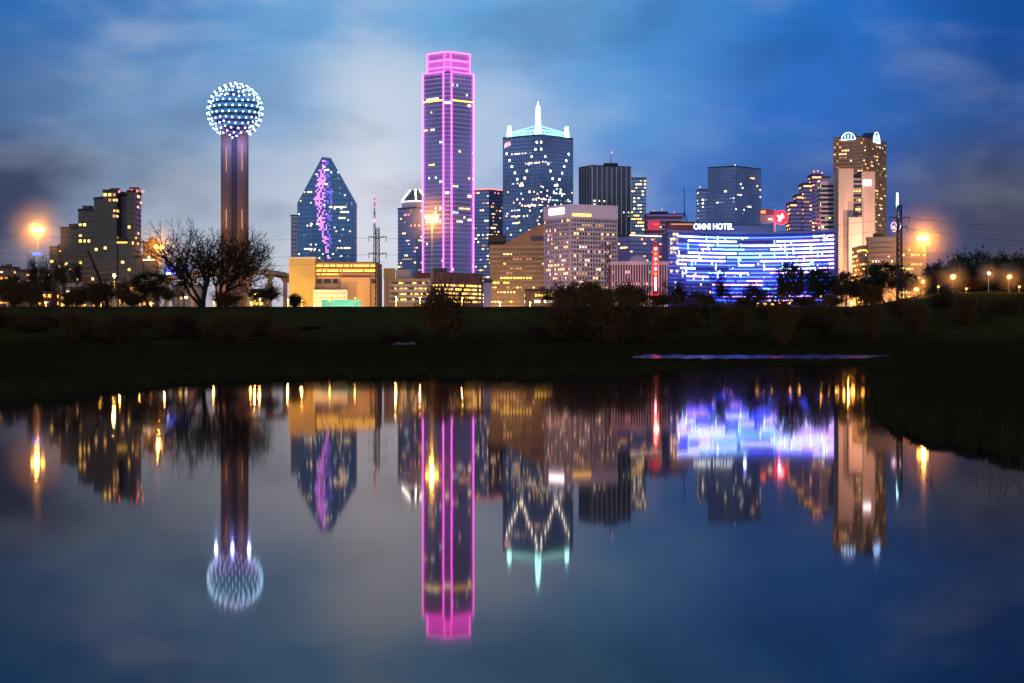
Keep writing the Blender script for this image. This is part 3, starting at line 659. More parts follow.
flood(t, (X(505, D), D-80, 14), (X(515, D), D, 45), 3.0e5, (1,.62,.16), 85)
D = 1300; p = front(525, 553, D, 14); t = thing('low_building', 'low brown block with bright yellow-white windows at the foot of the gabled office', 'building', base(p))
tower(t, p, Z(291, D), D, 'band_brown', None, None, fh=4, bay=2.0, lit=.4, rows=.9, cols=(('yellow',3),('white',3)))
# --- rose grid hotel with a glowing panel for its floodlit corner
D = 1500; p = two_face(544.5, 570.5, 617, D, 62); t = thing('office_block', 'square-grid concrete block with a pink-lit left face and a white glowing top corner', 'building', base(p))
zt_ = Z(204, D); zf = Z(217, D)
tower(t, p, zf, D, 'glass_dark', 'stone_pink', 'stone_pink', fh=3.35, bay=2.5, bw=.75, bh=1.25, out=.5, finout=.55, lit=.33, rows=.1, cols=(('rose',2),('warm',4),('dim',4),('white',1)), ww=.6, wh=.5, roof=None)
m = MB(); m.prism(offset(p, .6), zf+.03, zt_); m.build('blank_top_storey', M['lightstone'], t)
m = MB(); a, b = Vector(offset(p, .8)[3]), Vector(offset(p, .8)[0]); c = a.lerp(b, .5); m.box((c.x, c.y, Z(210, D)), ((b-a).length*.55, .3, 4.5), math.atan2((b-a).y, (b-a).x)); m.build('flood_glow_panel', E['whitehot'], t)  # self-glowing panel stands in for floodlight on the blank storey
a, b = Vector(offset(p, .75)[0]), Vector(offset(p, .75)[1]); c = a.lerp(b, .24); m = MB(); m.box((c.x, c.y, Z(214.6, D)), ((b-a).length*.38, .3, 1.8), math.atan2((b-a).y, (b-a).x)); m.build('light_band', E['yellow'], t)
flood(t, (X(520, D), D-70, 14), (*Vector(p[3]).lerp(Vector(p[0]), .5), 60), 3.0e5, (1,.5,.52), 75)
flood(t, (X(600, D), D-90, 20), (*Vector(p[1]).lerp(Vector(p[0]), .5), 60), 1.0e5, (1,.82,.72), 80)
# --- striped dark tower
D = 2250; p = two_face(579, 592, 631, D, 68); t = thing('skyscraper', 'dark tower with bright vertical white stripes and a thin rooftop antenna', 'building', base(p))
tower(t, p, Z(166, D), D, 'glass_dark', None, 'white', fh=4, bay=6.3, bw=.7, out=.3, lit=.05, cols=COOL, ww=.3)
m = MB(); xx_ = X(612, D); m.bar((xx_, D+25, Z(166, D)), (xx_, D+25, Z(153, D)), .55, .3, n=5); m.build('antenna', M['steel'], t); beacon(t, 612, 152.5, D+25, .9); roofbox(t, 604, 618, 163, 166, D+18)
# --- narrow pale tower beside it
D = 2350; p = front(629, 646, D, 24); t = thing('skyscraper', 'narrow grey tower with many lit floors just right of the striped tower', 'building', base(p))
tower(t, p, Z(178.5, D), D, 'glass_teal', 'stone_grey', None, fh=4.1, bay=2.6, bh=1.4, lit=.35, rows=.3, cols=(('white',3),('warm',3),('yellow',2)))
# --- cluster of dark blocks
D = 1900; p = two_face(616, 630, 664, D, 60); t = thing('office_block', 'low dark block with a white lit roof line below the narrow grey tower', 'building', base(p))
tower(t, p, Z(236, D), D, 'glass_violet', 'band_blue', None, fh=4, bay=3.2, lit=.12, rows=.1, cols=(('orange',4),('warm',3)), roof='dark')
m = MB(); q = offset(p, .8); m.bar((*q[0], Z(235.2, D)), (*q[1], Z(235.2, D)), .5, n=4); m.build('roof_edge_light', E['white'], t)
D = 2100; p = front(647, 682, D, 40); t = thing('office_block', 'broad dark maroon block with small red roof lights behind the lit vertical sign', 'building', base(p))
tower(t, p, Z(214.5, D), D, 'maroon', 'glass_violet', None, fh=5, bay=4, lit=.04, cols=WARM); roofbox(t, 650, 668, 211.5, 214, D+8)
for px, py in ((654,210.5),(662,209.5),(674,212.5)): beacon(t, px, py, D+8, .5)
D = 1800; p = front(668, 705, D, 30); t = thing('office_block', 'dark block with a reddish lit cornice behind the left end of the blue-striped hotel', 'building', base(p))
tower(t, p, Z(223, D), D, 'maroon', None, None, lit=0); m = MB(); m.box((X(682, D), D-.4, Z(224.2, D)), (20, .3, 1.0)); m.build('cornice_light', E['dim'], t)
D = 2600; t = thing('radio_mast', 'thin dark radio mast with splayed legs behind the blue-striped hotel', 'mast', (X(684.3, D), D, 3))
m = MB(); xx_ = X(684.3, D); m.bar((xx_, D, 2.9), (xx_, D, Z(187, D)), 1.7, .4, n=6); m.build('pole', M['steel'], t)
for s_ in (-1, 1): m = MB(); m.bar((xx_+s_*9, D, Z(232, D)), (xx_, D, Z(212, D)), .8, n=4); m.build('leg', M['steel'], t); m = MB(); m.bar((xx_+s_*9, D, 2.9), (xx_+s_*9, D, Z(232, D)), .8, n=4); m.build('leg', M['steel'], t)
# --- colonnaded white hall
D = 1200; p = front(611, 668, D, 40); t = thing('colonnaded_hall', 'low pink-lit hall with a row of tall white columns', 'building', base(p))
m = MB(); m.prism(p, 2.9, Z(265, D)); m.build('walls', M['maroon'], t)
m = MB(); m.prism([(a, b-2 if b < D+5 else b) for a, b in offset(p, .4)], Z(265, D)+.01, Z(261.5, D)); m.build('roof', M['white'], t)
m = MB(); 
for i in range(22):
    xx_ = X(612+i*2.6, D); m = MB(); m.box((xx_, D-1.5, (2.9+Z(265, D))/2), (.72, .7, Z(265, D)-2.9)); m.build('column', M['white'], t)
cells = [(X(613.3+i*2.6, D), D-.1, Z(y, D), 0, .6, 1.6, pick((('rose',2),('dim',3)))) for i in range(21) for y in (272, 284) if rng.random() < .5]; lit_cells(t, cells)
m = MB(); m.ball((X(640, D), D+18, Z(261.4, D)), 5.4, 16, 8, .9); m.build('dome', M['lightstone'], t)
for px in (618, 634, 650, 664): point_light('unseen_floodlight', t, (X(px, D), D-16, 10), 5200, (1,.45,.5), .5)
# --- red neon tower sign
D = 1180; t = thing('sign_tower', 'slender tower sign glowing red and white in front of the columned hall', 'sign', (X(655, D), D, 3))
m = MB(); xx_ = X(655.3, D)
m.box((xx_, D, (2.9+Z(243, D))/2), (3.6, 3.6, Z(243, D)-2.9)); m.build('shaft', M['maroon'], t)
m = MB(); m.bar((xx_, D, Z(243, D)), (xx_, D, Z(237, D)), 1.2, .2, n=6); m.build('finial', M['lightstone'], t)
for s_ in (-1, 1): m = MB(); m.bar((xx_+s_*2.0, D-2, Z(303, D)), (xx_+s_*1.3, D-2, Z(247, D)), .2, n=4); m.build('neon_edge', E['red'], t)
for i, y in enumerate((249, 254, 259, 264, 269, 274)):
    m = MB(); m.ball((xx_, D-2.1, Z(y, D)), .95 if i % 2 else .75, 8, 6); m.build('sign_lamp', E['redhot' if i % 2 else 'whitehot'], t)
m = MB(); m.box((xx_, D-2, Z(284, D)), (1.0, .3, 8)); m.build('white_tube', E['whitehot'], t)
m = MB(); m.box((xx_-1, D-3, Z(295, D)), (8, 2, .8)); m.build('marquee', E['red'], t); m = MB(); m.box((X(643,D), D-3, Z(294.6, D)), (2.6, 1, .5)); m.build('marquee_light', E['green'], t)
point_light('glow_lamp', t, (xx_, D-9, Z(262, D)), 14000, (1,.06,.05), 1.5)
D = 1900-10; t = thing('billboard', 'square red-glowing rooftop sign below the narrow grey tower', 'sign', (X(654, D-8), D-8, Z(236, 1900)+1)); 
m = MB(); m.box((X(654, D-8), D-8, Z(226, D)), (X(660,D)-X(648,D), 2, 8.5)); m.build('panel', mat('red_lit_panel', (.4,.03,.05), .6, emit=(1,.06,.12), es=.5, sampling='NONE'), t)
m = MB(); m.box((X(656, D-8), D-9.2, Z(225, D)), (4.5, .3, 1.6)); m.build('sign_face', E['red'], t)
for s_ in (-1, 1): m = MB(); m.bar((X(654, D-8)+s_*5, D-8, Z(236, 1900)-2), (X(654, D-8)+s_*5, D-8, Z(230, D)), .3, n=4); m.build('post', M['steel'], t)

# --- dark blue tower behind the hotel
D = 2200; p = two_face(708, 735, 761, D, 45); t = thing('skyscraper', 'broad dark blue tower with a lower wing, standing behind the blue-striped hotel', 'building', base(p))
tower(t, p, Z(166.5, D), D, 'glass_blue', 'band_blue', 'glass_blue', fh=4, bay=3.4, bw=.4, bh=1.2, out=.2, lit=.07, cols=COOL, zlit=Z(176, D))
p2 = front(698.5, 710, D+25, 25); tower(t, p2, Z(188.5, D), D, 'glass_blue', 'band_blue', None, fh=4, bay=3, bh=1.2, out=.2, lit=.14, cols=COOL); beacon(t, 700, 187, D+25, .6, 'warm'); beacon(t, 735, 165, D, .5, 'white')
# --- concave hotel with LED lines
D = 1400; t = thing('hotel', 'wide concave hotel front striped with blue and white light bars under a white roof sign', 'building', (X(752, D), D+15, 3))
xl, xr = X(668, D), X(836, D); arc = []; NS = 84
for i in range(NS+1):
    s_ = i/NS; arc.append((xl+(xr-xl)*s_, D+34*(1-(2*s_-1)**2)))
zt = Z(231.5, D); poly = arc+[(xr, D+58), (xl, D+58)]
m = MB(); m.prism(poly, 2.9, zt); m.build('walls', M['blueglass'], t)
m = MB(); m.prism([(a, b-.5) for a, b in arc]+[(xr+.5, D+58.5), (xl-.5, D+58.5)], zt+.02, zt+1.4); m.build('roof', M['band_blue'], t)
def arcseg(i0, i1, z, h, off=.35, dep=.3):
    m = MB(); n = i1-i0+1; vs1 = []
    for i in range(i0, i1+1):
        x, y = arc[i]; vs1 += [(x, y-off-dep, z-h/2), (x, y-off-dep, z+h/2), (x, y-off, z+h/2), (x, y-off, z-h/2)]
    fs = []
    for k in range(n-1):
        a = 4*k
        for c in range(4): fs.append((a+c, a+(c+1) % 4, a+4+(c+1) % 4, a+4+c))
    fs += [(3,2,1,0), tuple(range(4*(n-1), 4*n))]; m.add(vs1, fs); return m
nrow = 17; row_h = (304-236.5)/nrow
for r_ in range(nrow):
    py = 236.5+r_*row_h; z = Z(py, D+15); arcseg(0, NS, z-1.55, .7, .02, .22).build('floor_band', M['glass_violet'], t)
    i = rng.randint(0, 4) if r_ < 6 else rng.randint(0, 8)
    lo_, hi_ = (5, 83) if r_ < 9 else ((24, 80) if r_ > 11 else (10, 82))
    i = max(i, lo_)
    while i < hi_:
        ln = rng.choice((5, 8, 12, 18, 26)); j = min(i+ln, hi_)
        if j-i >= 2 and (rng.random() < (.98 if 25 < i < 70 else .92)):
            c = (i+j)/2
            if r_ > 9: k = pick((('ledblue',6),('ledice',2),('ledlilac',2)))
            elif 24 < c < 58: k = pick((('ledblue',5),('ledice',4),('ledwhite',3)))
            else: k = pick((('ledwhite',5),('ledlilac',4),('ledblue',2)))
            arcseg(i, j, z, .85).build('led_bar', E[k], t)
        i = j+rng.choice((0, 0, 0, 0, 1, 1))
for i in range(44):   # short uprights that join the bars
    k_ = rng.randint(5, 80); r_ = rng.randint(0, 9); x, y = arc[k_]; m = MB(); py = 236.5+(r_+.5)*row_h; m.box((x, y-.6, Z(py, D+15)), (.5, .3, row_h*.7*rng.choice((1, 1.6)))); m.build('led_upright', E['ledwhite' if i % 2 else 'ledice'], t)
cells = []
for px in (671, 674, 677):
    for py in (234, 239, 243, 248, 252, 262, 271):
        if rng.random() < .7: cells.append((X(px, D+3), D+2.2, Z(py, D), 0, 1.6, 1.5, pick(WARM)))
for i in range(60):
    k_ = rng.randint(3, 81); py = rng.uniform(236, 300); cells.append((arc[k_][0], arc[k_][1]-.35, Z(py, D+15), 0, 1.0, 1.2, pick((('cool',3),('warm',2),('violet',3)))))
lit_cells(t, cells)
sd = D+8; ts = thing('roof_sign', 'white glowing lettering reading OMNI HOTEL on the striped hotel roof', 'sign', (X(713.5, sd), sd, zt+1.4))
me = text_mesh('OMNI HOTEL', 5.6, .25, E['signwhite']); o = link('lettering', me, ts, (X(713.5, sd), sd, Z(229.2, sd))); 
wd = max(v.co.x for v in me.vertices)-min(v.co.x for v in me.vertices); o.scale = ((X(733.5, sd)-X(693.5, sd))/wd, 1, 1)
m = MB(); m.box((X(713.5, sd), sd+1.5, (zt+1.4+Z(222, sd))/2), (29, .6, Z(222, sd)-zt-1.4)); m.build('sign_frame', M['blueglass'], ts)
t3 = thing('penthouse', 'long low blue-lit penthouse behind the white hotel roof sign', 'building', (X(735, D+40), D+40, zt+1.4))
m = MB(); m.box((X(735, D+40), D+46, (zt+1.4+Z(225.5, D+40))/2), (X(775, D)-X(700, D), 14, Z(225.5, D+40)-zt-1.4)); m.build('walls', M['band_blue'], t3); m = MB(); m.box((X(735, D+40), D+46, Z(225.5, D+40)+.3), (X(775.5, D)-X(699.5, D), 14.4, .5)); m.build('roof', M['dark'], t3)
point_light('roof_lamp', t3, (X(745, D+20), D+20, zt+5), 5000, (.2,.25,1), 1)
# --- red rooftop signs
D = 1700; t = thing('billboard', 'rooftop billboard with a small glowing red shape over a grey panel', 'sign', (X(766.5, D), D, Z(232, D)))
m = MB(); m.box((X(766.5, D), D, Z(218.8, D)), (X(774, D)-X(760, D), 1.5, 6.5)); m.build('grey_panel', M['stone_grey'], t)
m = MB(); m.box((X(766.5, D), D, Z(212, D)), (X(774, D)-X(760, D), 1.5, 4.6)); m.build('dark_panel', M['maroon'], t)
m = MB(); m.box((X(763.3, D), D-1, Z(215.5, D)+2.9), (3.6, .4, 2.4)); m.box((X(761, D), D-1, Z(215.5, D)+2.9), (1.6, .4, .9)); m.build('red_mark', E['redhot'], t)
m = MB(); m.box((X(770, D), D-1, Z(219.3, D)), (3.2, .3, 1)); m.build('white_mark', E['white'], t)
for px in (761, 772): m = MB(); m.bar((X(px, D), D, 2.9), (X(px, D), D, Z(222, D)), .5, n=5); m.build('post', M['steel'], t)
t = thing('billboard', 'round red rooftop sign bearing a white winged emblem', 'sign', (X(781, D), D, Z(232, D)))
m = MB(); m.bar((X(781, D), D+.6, Z(217.5, D)), (X(781, D), D-.6, Z(217.5, D)), 5.9, n=28); m.build('disc', mat('red_sign_disc', (.5,.02,.03), .5, emit=(1,.02,.06), es=.9), t)
m = MB()
for i in range(28):
    a0, a1 = 2*math.pi*i/28, 2*math.pi*(i+1)/28; m.bar((X(781, D)+6*math.cos(a0), D-.7, Z(217.5, D)+6*math.sin(a0)), (X(781, D)+6*math.cos(a1), D-.7, Z(217.5, D)+6*math.sin(a1)), .32, n=4)
m.build('ring_tube', E['red'], t)
m = MB(); c0 = (X(781, D), D-.9, Z(217.5, D))
for a, b in (((-2.6,.6),(2.2,1.4)),((-.4,1.2),(1.2,3.4)),((1.4,1.2),(.2,-.6)),((.2,-.6),(2.8,.2)),((-.9,.6),(-2.2,-3)),((.2,-.6),(-.8,-3.2)),((-2.6,.6),(-3.2,2))): m.bar((c0[0]+a[0], c0[1], c0[2]+a[1]), (c0[0]+b[0], c0[1], c0[2]+b[1]), .4, n=4)
m.build('emblem', E['whitehot'], t)
m = MB(); m.bar((X(775, D), D+1, 2.9), (X(775, D), D+1, Z(209, D)), .6, n=5); m.build('post', M['lightstone'], t); point_light('glow_lamp', t, (X(778, D), D-8, Z(222, D)), 9000, (1,.1,.2), 1)
# --- stepped dark tower
D = 2100; t = thing('skyscraper', 'dark stepped tower with lit step tops and red beacons, right of the round red sign', 'building', (X(806, D), D, 3))
for a, b, y, dy in ((790,797,203,0),(797,803,195,3),(803,812,184,-2),(812,823,175,1)):
    p = [(X(a, D), D+dy), (X(b, D)-.02, D+dy), (X(b, D)-.02, D+30), (X(a, D), D+30)]
    tower(t, p, Z(y, D), D, 'glass_violet', 'maroon', None, fh=4, bay=3, bh=1.3, out=.2, lit=.25, rows=.08, cols=(('warm',4),('orange',2),('dim',3)))
    m = MB(); m.box((X((a+b)/2, D), D+dy-.6, Z(y, D)-2.4), (X(b, D)-X(a, D)-1, .3, 1.2)); m.build('step_light', E['warm'], t)
for px, py in ((814,171.5),(818,171),(822,173)): beacon(t, px, py, D, .9)
# --- twin-vaulted tower behind
D = 2350; p = two_face(833.5, 863, 886, D, 38); t = thing('skyscraper', 'tall brown tower crowned by glowing white-blue arched vaults', 'building', base(p))
tower(t, p, Z(137, D), D, 'glass_brown', 'band_brown', 'band_brown', fh=4.1, bay=3.2, bw=.5, bh=1.3, out=.3, lit=.2, rows=.16, cols=(('warm',4),('white',2),('orange',2),('dim',3)))
for px, wv in ((848.5, 14), (876, 11)):
    r_ = on_two(p, px, D); c = r_[0]+Vector((0, .2)); e = Vector((math.cos(r_[1]), math.sin(r_[1]))); n = Vector((e.y, -e.x)); w_ = wv/F*D/2/abs(e.x)*.9; m = MB(); z0_ = Z(139, D); prf = [(w_*math.cos(math.pi*i/14), (w_*1.0)*math.sin(math.pi*i/14)) for i in range(15)]
    fr_ = [(*(c+e*a+n*.6), z0_+b) for a, b in prf]; bk = [(*(c+e*a-n*14), z0_+b) for a, b in prf]
    m.add(fr_+bk, [tuple(range(15)), tuple(range(29, 14, -1))]+[(i, i+15, i+16, i+1) for i in range(14)]); m.build('arched_vault', M['glass_teal'], t)
    m = MB(); [m.bar(fr_[i], fr_[i+1], .55, n=4) for i in range(14)]; m.bar(fr_[0], fr_[14], .4, n=4); m.build('arch_light', E['signwhite'], t)
    m = MB(); [m.bar((*(c+e*a+n*.8), z0_+.6), (*(c+e*a+n*.8), z0_+w_*.72), .5, n=4) for a in (-w_*.45, 0, w_*.45)]; m.build('arch_mullion_light', E['ledice'], t)
flood(t, (X(850, D), D-90, 90), (X(855, D), D, 170), 9e5, (1,.66,.4), 90)  # unseen spot added to lighten the brown tower
# --- white balconied block and beige slab blocks
D = 1600; p = front(821, 838.3, D, 22); t = thing('apartment_block', 'white block of stacked horizontal balconies beside the beige concrete slabs', 'building', base(p))
tower(t, p, Z(183, D), D, 'glass_dark', 'lightstone', None, fh=3.6, bay=3, bh=1.6, out=1.0, lit=.1, cols=WARM, roof='lightstone'); roofbox(t, 822, 837, 178.5, 181.5, D+3, 'lightstone'); roofbox(t, 823, 830, 176, 178.4, D+4, 'brick')
D = 1560; t = thing('hotel', 'windowless beige concrete slabs with dark window strips between them', 'building', (X(856, D), D+10, 3))
for a, b, y, dy, dp in ((838.5,853.5,168.5,0,24),(862.3,875.5,171.5,2,26)):
    m = MB(); m.prism([(X(a, D), D+dy), (X(b, D), D+dy), (X(b, D), D+dp), (X(a, D), D+dp)], 2.9, Z(y, D)); m.build('slab', M['stone_beige'], t); m = MB(); m.prism(offset([(X(a, D), D+dy), (X(b, D), D+dy), (X(b, D), D+dp), (X(a, D), D+dp)], .2), Z(y, D)+.01, Z(y, D)+.8); m.build('roof', M['brick'], t)
p = [(X(853.6, D), D+5), (X(862.2, D), D+5), (X(862.2, D), D+23), (X(853.6, D), D+23)]; tower(t, p, Z(178, D), D, 'glass_dark', 'stone_beige', None, fh=3.6, bay=2.4, bh=1.1, lit=.12, cols=WARM)
m = MB(); m.prism([(X(847, D), D-8), (X(860.5, D), D-8), (X(860.5, D), D-.1), (X(847, D), D-.1)], 2.9, Z(218, D)); m.build('low_slab', M['stone_beige'], t)
m = MB(); m.box((X(867.5, D), D+1.6, Z(182.5, D)), (6, .5, 4)); m.build('slab_sign', E['whitehot'], t)
flood(t, (X(842, D), D-56, 22), (X(848, D), D, 80), 4.5e5, (1,.64,.43), 105)
flood(t, (X(870, D), D-56, 62), (X(866, D), D, 100), 2.8e5, (1,.64,.43), 105)
# --- warm lit complex at right
D = 1450; p = front(862, 926, D, 40); t = thing('convention_hall', 'low golden-lit complex with bright floors left of the right high-mast lamp', 'building', base(p))
tower(t, p, Z(247, D), D, 'tan', 'stone_beige', None, fh=3.4, bay=2.2, bh=1.2, lit=.5, rows=.35, cols=(('orange',3),('yellow',4),('warm',3)), roof='tan'); 
p = front(868, 900, D-6, 6); tower(t, p, Z(239, D), D, 'tan', 'stone_beige', None, fh=3.6, bay=2.4, lit=.2, cols=(('rose',2),('warm',3)), roof='tan')
for px in (872, 888, 905, 920): point_light('unseen_floodlight', t, (X(px, D), D-28, 14), 42000, (1,.5,.13), .6)
# --- teal lit mast sign
D = 1430; t = thing('light_mast', 'thin mast glowing teal-white above a pink lit ring, behind the right lattice pylon', 'sign', (X(897.5, D), D, 3))
m = MB(); xx_ = X(897.3, D); m.bar((xx_, D, 2.9), (xx_, D, Z(216, D)), .8, n=6); m.build('pole', M['steel'], t)
m = MB(); m.bar((xx_, D, Z(206, D)), (xx_, D, Z(193, D)), .75, .6, n=6); m.build('teal_tube', E['tealwhite'], t); m = MB(); m.bar((xx_+.5, D, Z(218, D)), (xx_, D, Z(206, D)), .5, .5, n=6); m.build('blue_tube', E['signwhite'], t)
m = MB()
for i in range(20):
    a0, a1 = 2*math.pi*i/20, 2*math.pi*(i+1)/20; f = lambda a: (X(893.6, D)+1.9*math.cos(a), D-1, Z(227, D)+3.3*math.sin(a)); m.bar(f(a0), f(a1), .4, n=4)
m.build('ring_tube', E['rose'], t); m = MB(); m.ball((X(893.6, D), D-1, Z(227.5, D)), 1.1, 8, 6); m.build('ring_lamp', E['whitehot'], t); m = MB(); m.bar((X(893.6,D), D-1, Z(232, D)), (xx_, D, Z(236, D)), .3, n=4); m.build('bracket', M['steel'], t)
m = MB(); m.bar((X(900,D), D-1, Z(229, D)), (X(901,D), D-1, Z(223, D)), .6, n=5); m.build('side_tube', E['whitehot'], t)

# --- low things on the far left
D = 1700
for (a, b, y, lab) in ((-6, 14, 268, 'long dark building with a bright string of lights, far left'), (16, 46, 271, 'low flat terminal with pinkish lights left of the mirror-glass hotel')):
    p = front(a, b, D, 20); t = thing('low_building', lab, 'building', base(p)); tower(t, p, Z(y, D), D, 'band_brown', 'brick', None, fh=5, bay=4, lit=.5, rows=.6, cols=(('orange',3),('rose',2),('warm',2)), wh=.3, zlit=None)
D = 1150
for (a, b, y, lab, wall) in ((60, 92, 287, 'small tan building glowing between the bare trees on the left', 'tan'), (112, 140, 284, 'small ochre-lit block behind the rounded bush on the left', 'ochre'), (172, 200, 286, 'low tan building behind the trunks of the large bare tree', 'tan'), (244, 268, 292, 'low ochre building below the end of the curved viaduct', 'ochre'), (20, 52, 291, 'low brick building behind the leftmost thin trees', 'brick')):
    p = front(a, b, D, 16); t = thing('low_building', lab, 'building', base(p)); tower(t, p, Z(y, D), D, wall, None, None, fh=4, bay=3, lit=.35, rows=.3, cols=(('yellow',3),('orange',3),('white',1)), roof='dark', parapet=.5)
D = 1100; t = thing('led_sign', 'bright blue light board beside the left high-mast lamp, behind the bare tree', 'sign', (X(176, D), D, 3))
m = MB(); m.box((X(176, D), D, Z(272, D)), (X(188, D)-X(165, D), 1, 6.6)); m.build('panel', M['blueglass'], t)
for j in range(4):
    i = 0
    while i < 10:
        ln = rng.randint(1, 3)
        if rng.random() < .75: m = MB(); m.box((X(166.5+i*2.1+ln, D), D-.6, Z(267.8+j*2.9, D)), (ln*1.1, .2, .9)); m.build('light_bar', E['blue' if rng.random() < .7 else 'ledwhite'], t)
        i += ln+.3
for px in (168, 184): m = MB(); m.bar((X(px, D), D+.3, 2.9), (X(px, D), D+.3, Z(276, D)), .35, n=5); m.build('post', M['steel'], t)

# --- curved viaduct
def ribbon(t, pts, z, w, h, m_, name='deck'):
    m = MB(); n = len(pts); vs_ = []
    for i, p in enumerate(pts):
        a = Vector(pts[max(0, i-1)]); b = Vector(pts[min(n-1, i+1)]); e = (b-a).normalized(); nn = Vector((-e.y, e.x)); zz = z(i) if callable(z) else z
        l, r_ = Vector(p)+nn*w/2, Vector(p)-nn*w/2; vs_ += [(*l, zz), (*r_, zz), (*r_, zz-h), (*l, zz-h)]
    fs = []
    for k in range(n-1):
        a = 4*k
        for c in range(4): fs.append((a+c, a+4+c, a+4+(c+1) % 4, a+(c+1) % 4))
    m.add(vs_, fs+[(0,1,2,3), tuple(range(4*n-1, 4*n-5, -1))]); return m.build(name, m_, t)
D = 1020; t = thing('viaduct', 'long curved concrete viaduct lit orange from below, behind the bare trees', 'bridge', (X(180, D), D, 3))
vp = [(X(px, D), D+dy) for px, dy in ((40,60),(70,50),(100,40),(130,30),(160,18),(190,8),(220,0),(250,-4),(270,0),(283,10),(289,24),(288,42))]
zz_ = [Z(y, D) for y in (282,281,280,278,276,274,272,271.5,272,273.5,275.5,277)]
ribbon(t, vp, lambda i: zz_[i], 10, 1.5, M['concrete_way']); 
for s_ in (-1, 1): ribbon(t, [(a, b+s_*4.8) for a, b in vp], lambda i: zz_[i]+.9, .3, .88, M['concrete_way'], 'parapet')
for i in range(1, len(vp)-1):
    x, y = vp[i]; m = MB(); z1 = zz_[i]-1.55; m.prism([(x-1, y-1), (x+1, y-1), (x+1, y+1), (x-1, y+1)], 2.9, z1-2.6); m.prism([(x-1, y-1), (x+1, y-1), (x+1, y+1), (x-1, y+1)], z1-2.59, z1, [(x-2.6, y-2), (x+2.6, y-2), (x+2.6, y+2), (x-2.6, y+2)]); m.build('pier', M['concrete_way'], t)
# the lamps under and beside the viaduct are things of their own
SOD = (1, .42, .06)
def lamp(name, label, px, py, D, e, r=.5, base_z=3.0, arms=1, group=None, col=SOD, em='sodium', pole_r=.16, rr=None):
    x, z = X(px, D), Z(py, D); t = thing(name, label, 'street lamp', (x, D, base_z), group)
    m = MB(); m.bar((x, D, base_z-.1), (x, D, z+.3), pole_r*1.3, pole_r, n=8); m.build('pole', M['rust'], t)
    sp_ = [0] if arms == 1 else [-arms, arms]
    m = MB(); m.bar((x-(arms if arms > 1 else .1), D, z+.25), (x+(arms if arms > 1 else .9), D, z+.25), .09, n=5); m.build('arm', M['rust'], t)
    for s_ in sp_:
        h = MB(); h.box((x+s_, D-.35, z+r*1.0+.1), (r*2.4, r*2.4, .2)); h.build('lamp_head', M['rust'], t)
        b_ = MB(); b_.ball((x+s_, D-.35, z), r, 10, 7, .8); b_.build('bulb', E[em], t)
    if e: point_light('lamp_light', t, (x, D-1.2-r, z-.3), e, col, max(.3, r))
    return t
for px, D_, e, lab in ((70, 985, 3500, 'short orange lamp under the left end of the viaduct'), (120, 985, 5000, 'short orange lamp behind the rounded left bush'), (165, 980, 5000, 'short orange lamp left of the big bare tree, under the viaduct'), (205, 980, 5000, 'short orange lamp seen between the trunks of the big bare tree'), (255, 985, 7000, 'short orange lamp under the bend of the viaduct')):
    lamp('street_lamp', lab, px, 294, D_, e*2.6, .35, group='short lamps under the viaduct')
# high-mast lamps
lamp('high_mast_lamp', 'tall twin orange lamp standing alone at the far left', 38, 230, 800, 30000, .85, arms=2.0, group='tall orange mast lamps')
lamp('high_mast_lamp', 'tall orange lamp just right of the mirror-glass hotel', 159.5, 247, 850, 30000, .8, arms=1.3, group='tall orange mast lamps')
lamp('high_mast_lamp', 'tall orange lamp in front of the pink-lined skyscraper', 432, 217.5, 800, 42000, .8, arms=1.9, pole_r=.34, group='tall orange mast lamps')
lamp('high_mast_lamp', 'tall orange lamp right of the golden-lit complex', 922.5, 238.5, 800, 36000, .85, arms=1.5, group='tall orange mast lamps')
lamp('street_lamp', 'pale yellow lamp before the foot of the mirror-glass hotel', 114.5, 276, 850, 12000, .6, col=(1,.6,.15), em='lampwhite')
for px, py, e, lab in ((288,300,14000,'orange lamp at the left foot of the ochre hall'),(302,301,9000,'orange lamp before the middle of the ochre windowless wall'),(330,299,600,'orange lamp by the white arcade of the ochre hall'),(355,298,600,'orange lamp above the turquoise canopy'),(396,298,14000,'orange lamp before the cream block'),(420,298,14000,'orange lamp between the cream block and the brick garage'),(462,299,16000,'orange lamp before the right wing of the brick garage')):
    lamp('street_lamp', lab, px, py, 868, e, .2, em='sodiumdim', group='street lamps at the foot of downtown')
for px, e, lab in ((500,26000,'orange street lamp below the gabled office block'),(530,20000,'orange street lamp below the low brown block'),(565,16000,'orange street lamp behind the large bush before the grid block'),(600,14000,'orange street lamp left of the columned hall')):
    lamp('street_lamp', lab, px, 303, 1250, e, .4, em='sodiumdim', group='street lamps at the foot of downtown')
for px, e, lab in ((828,26000,'orange street lamp below the white balconied block'),(848,40000,'orange street lamp below the beige slabs'),(870,30000,'orange street lamp right of the beige slabs')):
    lamp('street_lamp', lab, px, 296, 1480, e, .4, em='sodiumdim', group='street lamps at the foot of downtown')
rowl = [(757,304),(765,303.6),(772,304.2),(780,302.5),(789,303),(798,302.8),(806,299.5),(812,303),(820,296.5),(827,301.5),(836,302.5),(843,299.5),(852,303),(862,301)]
for i, (px, py) in enumerate(rowl):
    nm = ('%s from left in the row of small orange lamps behind the trees' % ('first second third fourth fifth sixth seventh eighth ninth tenth eleventh twelfth thirteenth fourteenth'.split()[i]))
    lamp('street_lamp', nm, px, py, 620, 700, .42 if i % 2 else .55, group='row of orange lamps behind the levee', em='sodiumdim')
